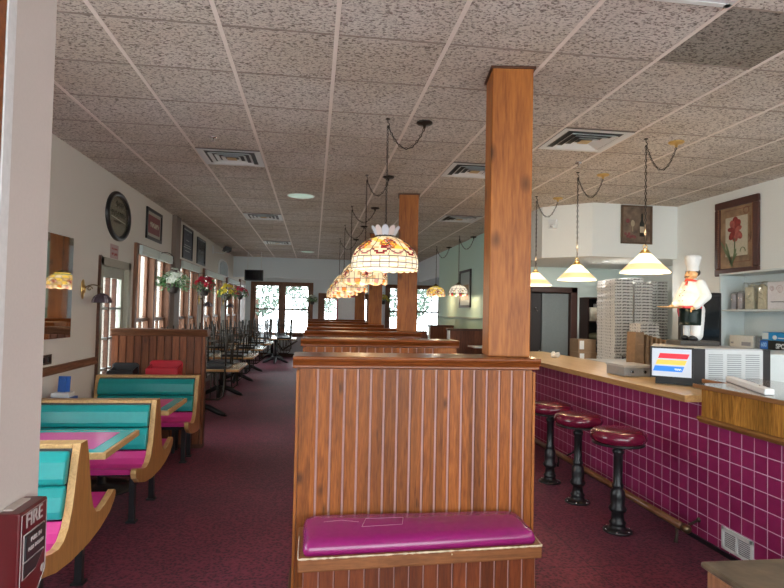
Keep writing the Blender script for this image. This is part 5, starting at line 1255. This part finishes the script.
bm = B(); box(bm, 4.478, 4.48, 5.53, 5.66, 1.325, 1.365); obj('label_print', bm, plain('label_grey', (.3, .3, .32), .5), wb); bm = B(); box(bm, 4.478, 4.48, 5.78, 5.82, 1.34, 1.36); obj('label_print', bm, MATS['label_grey'], wb)
t = thing('clear_packet', 'clear plastic packet beside the white box on the lower shelf', 'packet', (4.56, 5.6, 1.307)); bm = B(); box(bm, 4.5, 4.62, 5.40, 5.48, 1.307, 1.42); obj('contents', bm, plain('packet_grey', (.32, .36, .38), .3, vary=.4, bscale=40), t, bevel=.01); bm = B(); box(bm, 4.49, 4.63, 5.39, 5.49, 1.307, 1.44); obj('wrap', bm, clear, t)
t = thing('blue_box', 'bright blue box on top of the black 600 box, lower shelf', 'box', (4.58, 5.3, 1.40)); bm = B(); box(bm, 4.48, 4.68, 4.88, 5.37, 1.40, 1.48); bb = obj('carton', bm, plain('sky_blue_card', (.02, .28, .62), .4), t, bevel=.003)
bm = B(); ell(bm, (4.479, 5.21, 1.43), (.002, .028, .022), 12); box(bm, 4.477, 4.479, 5.09, 5.17, 1.42, 1.43); obj('logo', bm, white_p, bb)
bm = B(); box(bm, 4.477, 4.479, 5.29, 5.37, 1.41, 1.475); obj('pale_patch', bm, white_m, bb)
t = thing('black_box', 'black and blue box reading 600 on the lower shelf', 'box', (4.58, 5.3, 1.307)); bm = B(); box(bm, 4.47, 4.68, 4.88, 5.385, 1.307, 1.398); kb = obj('carton', bm, plain('black_card', (.02, .022, .02), .4), t, bevel=.003)
bm = B(); box(bm, 4.467, 4.47, 5.285, 5.385, 1.31, 1.395); bl = obj('blue_patch', bm, plain('blue_card', (.03, .16, .55), .4), kb)
text('lettering', '600', (4.466, 5.335, 1.352), ROT_XN, .06, plain('pale_blue_ink', (.35, .6, .85), .5), bl, sx=.85)
text('lettering', 'SPOO', (4.469, 5.10, 1.345), ROT_XN, .065, white_p, kb, bold=.002)
# iris picture
t = thing('iris_picture', 'red iris painting in a carved dark wood frame on the right wall', 'picture', (RW, 6.07, 2.1))
y0, y1, z0, z1 = 5.73, 6.42, 2.10, 2.97; F = .085
fw = plain('mahogany', (.07, .018, .012), .3, vary=.2, coat=.3); bm = B()
def pframe(bm, y0, y1, z0, z1, w, x0, x1):
    for a in ((y0, y1, z0, z0+w), (y0, y1, z1-w, z1), (y0, y0+w, z0+w, z1-w), (y1-w, y1, z0+w, z1-w)): box(bm, x0, x1, *a)
pframe(bm, y0, y1, z0, z1, F, RW-.04, RW-.002); obj('frame', bm, fw, t, bevel=.012, bseg=3)
bm = B(); z = z0+.08
while z < z1-.08: ell(bm, (RW-.042, y0+.072, z), .008, 8); ell(bm, (RW-.042, y1-.072, z), .008, 8); z += .024
obj('beading', bm, plain('bead_gilt', (.28, .12, .06), .35, .3), t)
bm = B(); box(bm, RW-.02, RW-.002, y0+F, y1-F, z0+F, z1-F); mt = obj('canvas', bm, plain('tan_rose_ground', (.30, .19, .11), .6, vary=.45, bscale=6), t)
bm = B(); box(bm, RW-.022, RW-.02, y0+.17, y1-.17, z0+.22, z1-.2); pn = obj('inner_panel', bm, plain('parchment', (.55, .50, .38), .6, vary=.1), mt)
XP = RW-.0225
def petal(bm, cy, cz, L, W, ang, mi=0, dx=0):
    pts = []
    for k in range(14):
        a = 2*PI*k/14; u = L*.5*(1+math.cos(a)); v = W*.5*math.sin(a)*(1+.25*math.cos(a)); pts.append((cy+u*math.cos(ang)-v*math.sin(ang), cz+u*math.sin(ang)+v*math.cos(ang)))
    prism(bm, pts, 0, XP-.002-dx, XP-dx, mi)
bm = B(); cy, cz = 6.09, 2.62
for i, (L, W, a) in enumerate(((.15, .09, PI/2), (.13, .08, PI/2-.6), (.13, .08, PI/2+.6), (.14, .09, -PI/2), (.14, .075, -PI/2+.7), (.15, .075, -PI/2-.8), (.12, .05, .1), (.11, .05, PI-.2))): petal(bm, cy, cz, L, W, a, i % 2, .0005*i)
fl_ = obj('iris_flower', bm, [plain('iris_red', (.27, .035, .03), .6, vary=.3, bscale=30), plain('iris_rose', (.38, .10, .08), .6, vary=.3, bscale=30)], mt)
bm = B()
for p in ([(6.09, 2.52), (6.10, 2.36), (6.14, 2.22)], ): tube(bm, [(XP-.003, y, z) for y, z in p], .006, 5)
for (y, z, L, W, a) in ((6.14, 2.2, .30, .03, 1.9), (6.12, 2.2, .36, .03, 2.15), (6.15, 2.2, .22, .028, 1.2), (6.18, 2.22, .18, .025, .8)): petal(bm, y, z, L, W, PI-a, 0, .004)
tube(bm, [(XP-.003, 5.97+.04*math.cos(k*.4), 2.36+.05*math.sin(k*.4)) for k in range(9)], .004, 5)
obj('iris_leaves', bm, plain('iris_green', (.17, .22, .11), .6), mt)
bm = B()
for (a, b) in (((5.86, 2.25), (6.2, 2.25)), ((5.86, 2.85), (6.25, 2.85)), ((5.86, 2.25), (5.86, 2.75))): tube(bm, [(XP-.001, a[0], a[1]), (XP-.001, b[0], b[1])], .003, 4)
tube(bm, [(XP-.001, 5.92+.04*math.cos(k*.5), 2.82+.04*math.sin(k*.5)) for k in range(13)], .004, 4); tube(bm, [(XP-.001, 5.87+.02*math.cos(k*.7), 2.45+.1*k/9) for k in range(9)], .004, 4)
obj('scrollwork', bm, plain('scroll_brown', (.22, .08, .05), .6), mt)
# wine picture on the bulkhead
t = thing('wine_picture', 'small brown framed wine bottle picture on the bulkhead above the counter', 'picture', (4.17, 7.2, 2.56)); Yb = 7.2
bm = B()
for a in ((3.955, 4.39, 2.56, 2.585), (3.955, 4.39, 3.04, 3.065), (3.955, 3.98, 2.56, 3.065), (4.365, 4.39, 2.56, 3.065)): box(bm, a[0], a[1], Yb-.03, Yb-.002, a[2], a[3])
obj('frame', bm, plain('umber_frame', (.12, .07, .04), .4), t, bevel=.003)
bm = B(); box(bm, 3.98, 4.365, Yb-.012, Yb-.002, 2.585, 3.04); wp = obj('canvas', bm, plain('umber_ground', (.17, .115, .08), .6, vary=.6, bscale=9), t)
bm = B(); lathe(bm, [(.001, 2.66), (.034, 2.66), (.034, 2.83), (.013, 2.88), (.013, 2.96), (.001, 2.96)], 16, (0, 0, 0))
for v in bm.verts: v.co = Vector((4.25+v.co.x, Yb-.0135+v.co.y*.03, v.co.z))
bt = obj('painted_bottle', bm, plain('bottle_green', (.012, .016, .012), .5), wp)
bm = B(); box(bm, 4.22, 4.28, Yb-.0165, Yb-.015, 2.71, 2.79); obj('bottle_label', bm, plain('label_cream', (.5, .42, .3), .6), bt)
bm = B()
for (x, z, r_) in ((4.05, 2.66, .022), (4.09, 2.65, .022), (4.07, 2.69, .02), (4.12, 2.66, .02), (4.02, 2.69, .02), (4.15, 2.65, .022), (4.05, 2.86, .03)): ell(bm, (x, Yb-.0125, z), (r_, .002, r_), 10)
obj('painted_fruit', bm, plain('grape_red', (.20, .05, .05), .6, vary=.3), wp)
bm = B(); ell(bm, (4.12, Yb-.0125, 2.83), (.028, .002, .045), 12); box(bm, 4.117, 4.123, Yb-.0145, Yb-.012, 2.72, 2.79); obj('painted_glass', bm, plain('glass_tan', (.45, .36, .24), .5), wp)
t = thing('emergency_beacon', 'small white fire strobe on the angled bulkhead face', 'alarm', (3.18, 7.55, 2.8))
dv = Vector((3.57-3.07, 7.2-7.66, 0)).normalized(); nv = Vector((dv.y, -dv.x, 0)); c0 = Vector((3.07, 7.66, 2.83))+dv*.16+nv*.03
bm = B(); rbox(bm, c0, (.11, .05, .13), (0, 0, math.atan2(dv.y, dv.x))); obj('housing', bm, white_p, t, bevel=.008); bm = B(); ell(bm, c0+nv*.03+Vector((0, 0, -.03)), (.03, .03, .02), 10); obj('lens', bm, plain('strobe_lens', (.6, .6, .6), .1), t)
# dark shelf cabinet
t = thing('shelving_cabinet', 'dark brown open shelving beside the kitchen doorway', 'shelving', (4.5, 8.9, 0)); bm = B()
box(bm, 4.29, 4.31, 8.78, 9.08, 0, 1.9); box(bm, 4.71, 4.74, 8.78, 9.08, 0, 1.9); obj('side_panel', bm, plain('dark_laminate', (.04, .02, .016), .4), t)
for z in (.3, .75, 1.2, 1.5, 1.88): bm = B(); box(bm, 4.31, 4.71, 8.78, 9.08, z, z+.02); obj('shelf_board', bm, MATS['dark_laminate'], t)
bm = B(); box(bm, 4.31, 4.71, 9.06, 9.08, 0, 1.88); obj('back_panel', bm, blackp, t)
for (x0, x1, z0, z1, m, nm, l, ct) in ((4.34, 4.46, 1.522, 1.74, plain('cream_card', (.6, .56, .45), .6), 'cream_canister', 'cream rounded canister on the dark shelving, top compartment', 'canister'), (4.48, 4.58, 1.522, 1.80, print_mat('speckled_pack', (.25, .25, .27), (.6, .6, .6), (40, 40, 40), .5), 'patterned_pack', 'black and white patterned pack beside the cream canister', 'pack'), (4.33, 4.60, 1.222, 1.34, plain('olive_sack', (.22, .22, .13), .8, vary=.2), 'olive_sack', 'olive rolled sack on the dark shelving, middle compartment', 'sack')):
    bm = B()
    if 'sack' in nm: ell(bm, ((x0+x1)/2, 8.87, (z0+z1)/2), ((x1-x0)/2, .08, (z1-z0)/2))
    else: box(bm, x0, x1, 8.80, 8.98, z0, z1)
    tag(obj(nm, bm, m, None, bevel=.02 if 'cream' in nm else .004), l, ct)
# prep table with pizza boxes and cartons
t = thing('prep_table', 'steel prep table carrying the pizza box stacks', 'table', (4.05, 7.9, 0)); bm = B(); box(bm, 3.72, 5.16, 7.42, 8.72, .87, .90); obj('top', bm, chrome, t)
for x in (3.77, 5.11):
    for y in (7.47, 8.67): bm = B(); tube(bm, [(x, y, 0), (x, y, .87)], .02, 8); obj('leg', bm, chrome, t)
def pizza(w=.255, d=.27, h=.042):
    bm = B(); box(bm, -w/2, w/2, -d/2, d/2, .001, h-.006, 0); box(bm, -w/2-.002, w/2+.002, -d/2-.002, d/2+.002, h*.45, h-.001, 0)
    for f in bm.faces:
        if abs(f.calc_center_median().x) > w/2-.003: f.material_index = 1
    o = obj('pizza_box', bm, [pizza_m, pizza_l]); return o
pz = pizza(); firstp = True
HB = .042
stacks = [(4.19, 7.64, 29, 'front left tall stack'), (4.50, 7.68, 28, 'front middle stack right of the leftmost'), (4.90, 7.95, 29, 'right tall stack behind the chef statue'),
          (4.24, 7.98, 29, 'back left stack hidden by the front left one'), (4.57, 8.02, 30, 'back middle stack peeking above the front ones')]
for x, y, n, l in stacks:
    for k in range(n):
        o = pz if firstp else pz.copy()
        if not firstp: C.objects.link(o)
        firstp = False
        o.location = (x+random.uniform(-.005, .005)-.0003*k, y+random.uniform(-.004, .004), .901+HB*k); o.rotation_euler = (0, 0, random.uniform(-.02, .02))
        tag(o, 'white printed pizza box in the '+l, 'pizza box', 'pizza boxes, '+l)
def lowstack(x, y, z, n, l):
    for k in range(n):
        o = pz.copy(); C.objects.link(o); o.location = (x+random.uniform(-.004, .004), y, z+HB*k); o.rotation_euler = (0, 0, random.uniform(-.02, .02)); tag(o, 'white printed pizza box in the '+l, 'pizza box', 'pizza boxes, '+l)
# short stack on the counter edge behind the bags
lowstack(3.93, 7.33, .0, 0, '')
t = thing('box_shelf', 'low steel stand holding the short pizza box stack', 'stand', (3.75, 6.98, 0)); bm = B(); box(bm, 4.05, 4.72, 7.0, 7.38, 1.08, 1.10); obj('top', bm, chrome, t)
for x in (4.09, 4.68):
    for y in (7.03, 7.35): bm = B(); tube(bm, [(x, y, 0), (x, y, 1.08)], .015, 8); obj('leg', bm, chrome, t)
lowstack(4.30, 7.20, 1.101, 10, 'short stack beside the brown bags')
for (x0, x1, y0, z0, z1, l) in ((4.14, 4.42, 8.35, .901, 1.06, 'brown cardboard carton, lower one left of the pizza boxes'), (4.14, 4.40, 8.36, 1.062, 1.25, 'brown cardboard carton, upper one left of the pizza boxes')):
    x0 -= .20; x1 -= .18
    t = thing('cardboard_carton', l, 'carton', ((x0+x1)/2, y0, z0)); bm = B(); box(bm, x0, x1, y0, y0+.3, z0, z1); q = obj('carton', bm, cardb, t, bevel=.003); bm = B(); box(bm, x0+.02, x0+.09, y0-.002, y0, z0+.04, z1-.02); obj('label', bm, white_p, q)

# ------------------------------------------------------------ outside
bm = B(); box(bm, -14, 14, -14, 40, -.3, -.13); o = obj('outside_ground', bm, plain('outside_paving', (.52, .50, .47), .9, vary=.1, bscale=2)); struct(o)
t = thing('dimming_fence', 'pale board fence added outside to dim the left windows', 'fence', (-5.6, 18, -.12)); bm = B(); y = 7.5  # boards added outside to tone down the brightness of the left panes
while y < 34: box(bm, -5.62, -5.6, y, y+.19, -.12, 3.6); y += .2
obj('boards', bm, plain('fence_beige', (.46, .42, .37), .8), t)
def tree(x, y, h, lab):
    t = thing('garden_tree', lab, 'tree', (x, y, -.12), 'trees outside the far windows'); bm = B(); tube(bm, [(x, y, -.12), (x+.1, y, h*.5)], [.14, .08], 10); obj('trunk', bm, dark_w, t)
    bm = B(); rnd = random.Random(int(x*10+y))
    for k in range(800):
        a = rnd.random()*6.28; e = math.acos(rnd.uniform(-1, 1)); rr = rnd.uniform(.6, 1)**.5*h*.33
        c = Vector((x+rr*math.sin(e)*math.cos(a), y+rr*math.sin(e)*math.sin(a)*.8, h*.62+rr*math.cos(e)))
        d = Vector((rnd.uniform(-1, 1), rnd.uniform(-1, 1), rnd.uniform(-1, 1))).normalized(); s = d.orthogonal().normalized()
        bm.faces.new([bm.verts.new(c+v) for v in (d*.12, s*.07, -d*.12, -s*.07)])
    obj('crown', bm, plain('pale_tree_leaf', (.075, .115, .085), .6, vary=.2), t)
tree(-2.6, 27, 4.2, 'pale tree seen through the left pane of the far double window'); tree(.1, 29, 4.6, 'pale tree seen through the right pane of the far double window'); tree(4.2, 27, 4, 'pale tree seen through the far right window')

# ------------------------------------------------------------ light
w = bpy.data.worlds.new('World'); bpy.context.scene.world = w; w.use_nodes = True; nt = w.node_tree
bg = nt.nodes['Background']; bg.inputs[0].default_value = (.93, .97, 1., 1); bg.inputs[1].default_value = 6.0
def portal(loc, rot, sx, sy):
    l = bpy.data.lights.new('window_portal', 'AREA'); l.shape = 'RECTANGLE'; l.size = sx; l.size_y = sy; l.cycles.is_portal = True
    o = bpy.data.objects.new('window_portal', l); C.objects.link(o); o.location = loc; o.rotation_euler = rot
def daylight(loc, rot, sx, sy, p, col=(1, .97, .92)):
    l = bpy.data.lights.new('daylight', 'AREA'); l.shape = 'RECTANGLE'; l.size = sx; l.size_y = sy; l.energy = p; l.color = col
    o = bpy.data.objects.new('daylight', l); C.objects.link(o); o.location = loc; o.rotation_euler = rot
for a, b in WIN: portal((LW-.18, (a+b)/2, 1.54), (0, -PI/2, 0), 1.64, b-a)
portal((LW-.18, (HID[0]+HID[1])/2, 1.62), (0, -PI/2, 0), 1.55, HID[1]-HID[0]); portal((LW-.18, -.25, 1.62), (0, -PI/2, 0), 1.55, 2.7); portal((LW-.18, 7.13, 1.2), (0, -PI/2, 0), 1.5, .8)
for a, b, c, d in FWIN: portal(((a+b)/2, 20.38, (c+d)/2), (-PI/2, 0, 0), b-a, d-c)
portal((1.25, -2.32, 1.57), (PI/2, 0, 0), 6.5, 2.6)
def lamp(x, y, z, p, col=(1, .72, .42), r=.05):
    l = bpy.data.lights.new('lamp_light', 'POINT'); l.energy = p; l.color = col; l.shadow_soft_size = r
    o = bpy.data.objects.new('lamp_light', l); C.objects.link(o); o.location = (x, y, z)
for x, y in ((2.69, 4.5), (2.66, 5.7), (2.72, 6.98)): lamp(x, y, 1.955, 4); lamp(x, y, 2.3, 2.2, r=.02)  # second light above each shade is added to warm the ceiling
for x, y in ((.527, 4.42), (.535, 6.3), (.5, 8.25), (.5, 10.1), (.5, 12.0)): lamp(x, y, 1.93, 3)
l = bpy.data.lights.new('downlight', 'AREA'); l.shape = 'DISK'; l.size = .07; l.energy = 9; l.color = (1, .96, .9)
o = bpy.data.objects.new('downlight', l); C.objects.link(o); o.location = (4.05, 7.75, 2.366)
for x, y in ((2.68, 12.8), (2.72, 10.9)): lamp(x, y, 1.95, 5)

# ------------------------------------------------------------ camera
yaw, pitch, roll, F_ = .132, .0305, .0215, 587.
f = Vector((math.sin(yaw)*math.cos(pitch), math.cos(yaw)*math.cos(pitch), math.sin(pitch))); r = Vector((math.cos(yaw), -math.sin(yaw), 0)); u = r.cross(f)
r2 = r*math.cos(roll)+u*math.sin(roll); u2 = -r*math.sin(roll)+u*math.cos(roll)
M = Matrix((r2, u2, -f)).transposed().to_4x4(); M.translation = (0, 0, 1.6)
cam = bpy.data.cameras.new('Camera'); cam.sensor_width = 36; cam.lens = F_/784*36; cam.clip_start = .05
co = bpy.data.objects.new('Camera', cam); C.objects.link(co); co.matrix_world = M; bpy.context.scene.camera = co
sc = bpy.context.scene; sc.view_settings.view_transform = 'Standard'; sc.view_settings.look = 'None'; sc.view_settings.exposure = .62; sc.view_settings.gamma = 1
sc.cycles.use_denoising = True
sc.cycles.max_bounces = 10; sc.cycles.diffuse_bounces = 6; sc.cycles.transparent_max_bounces = 16
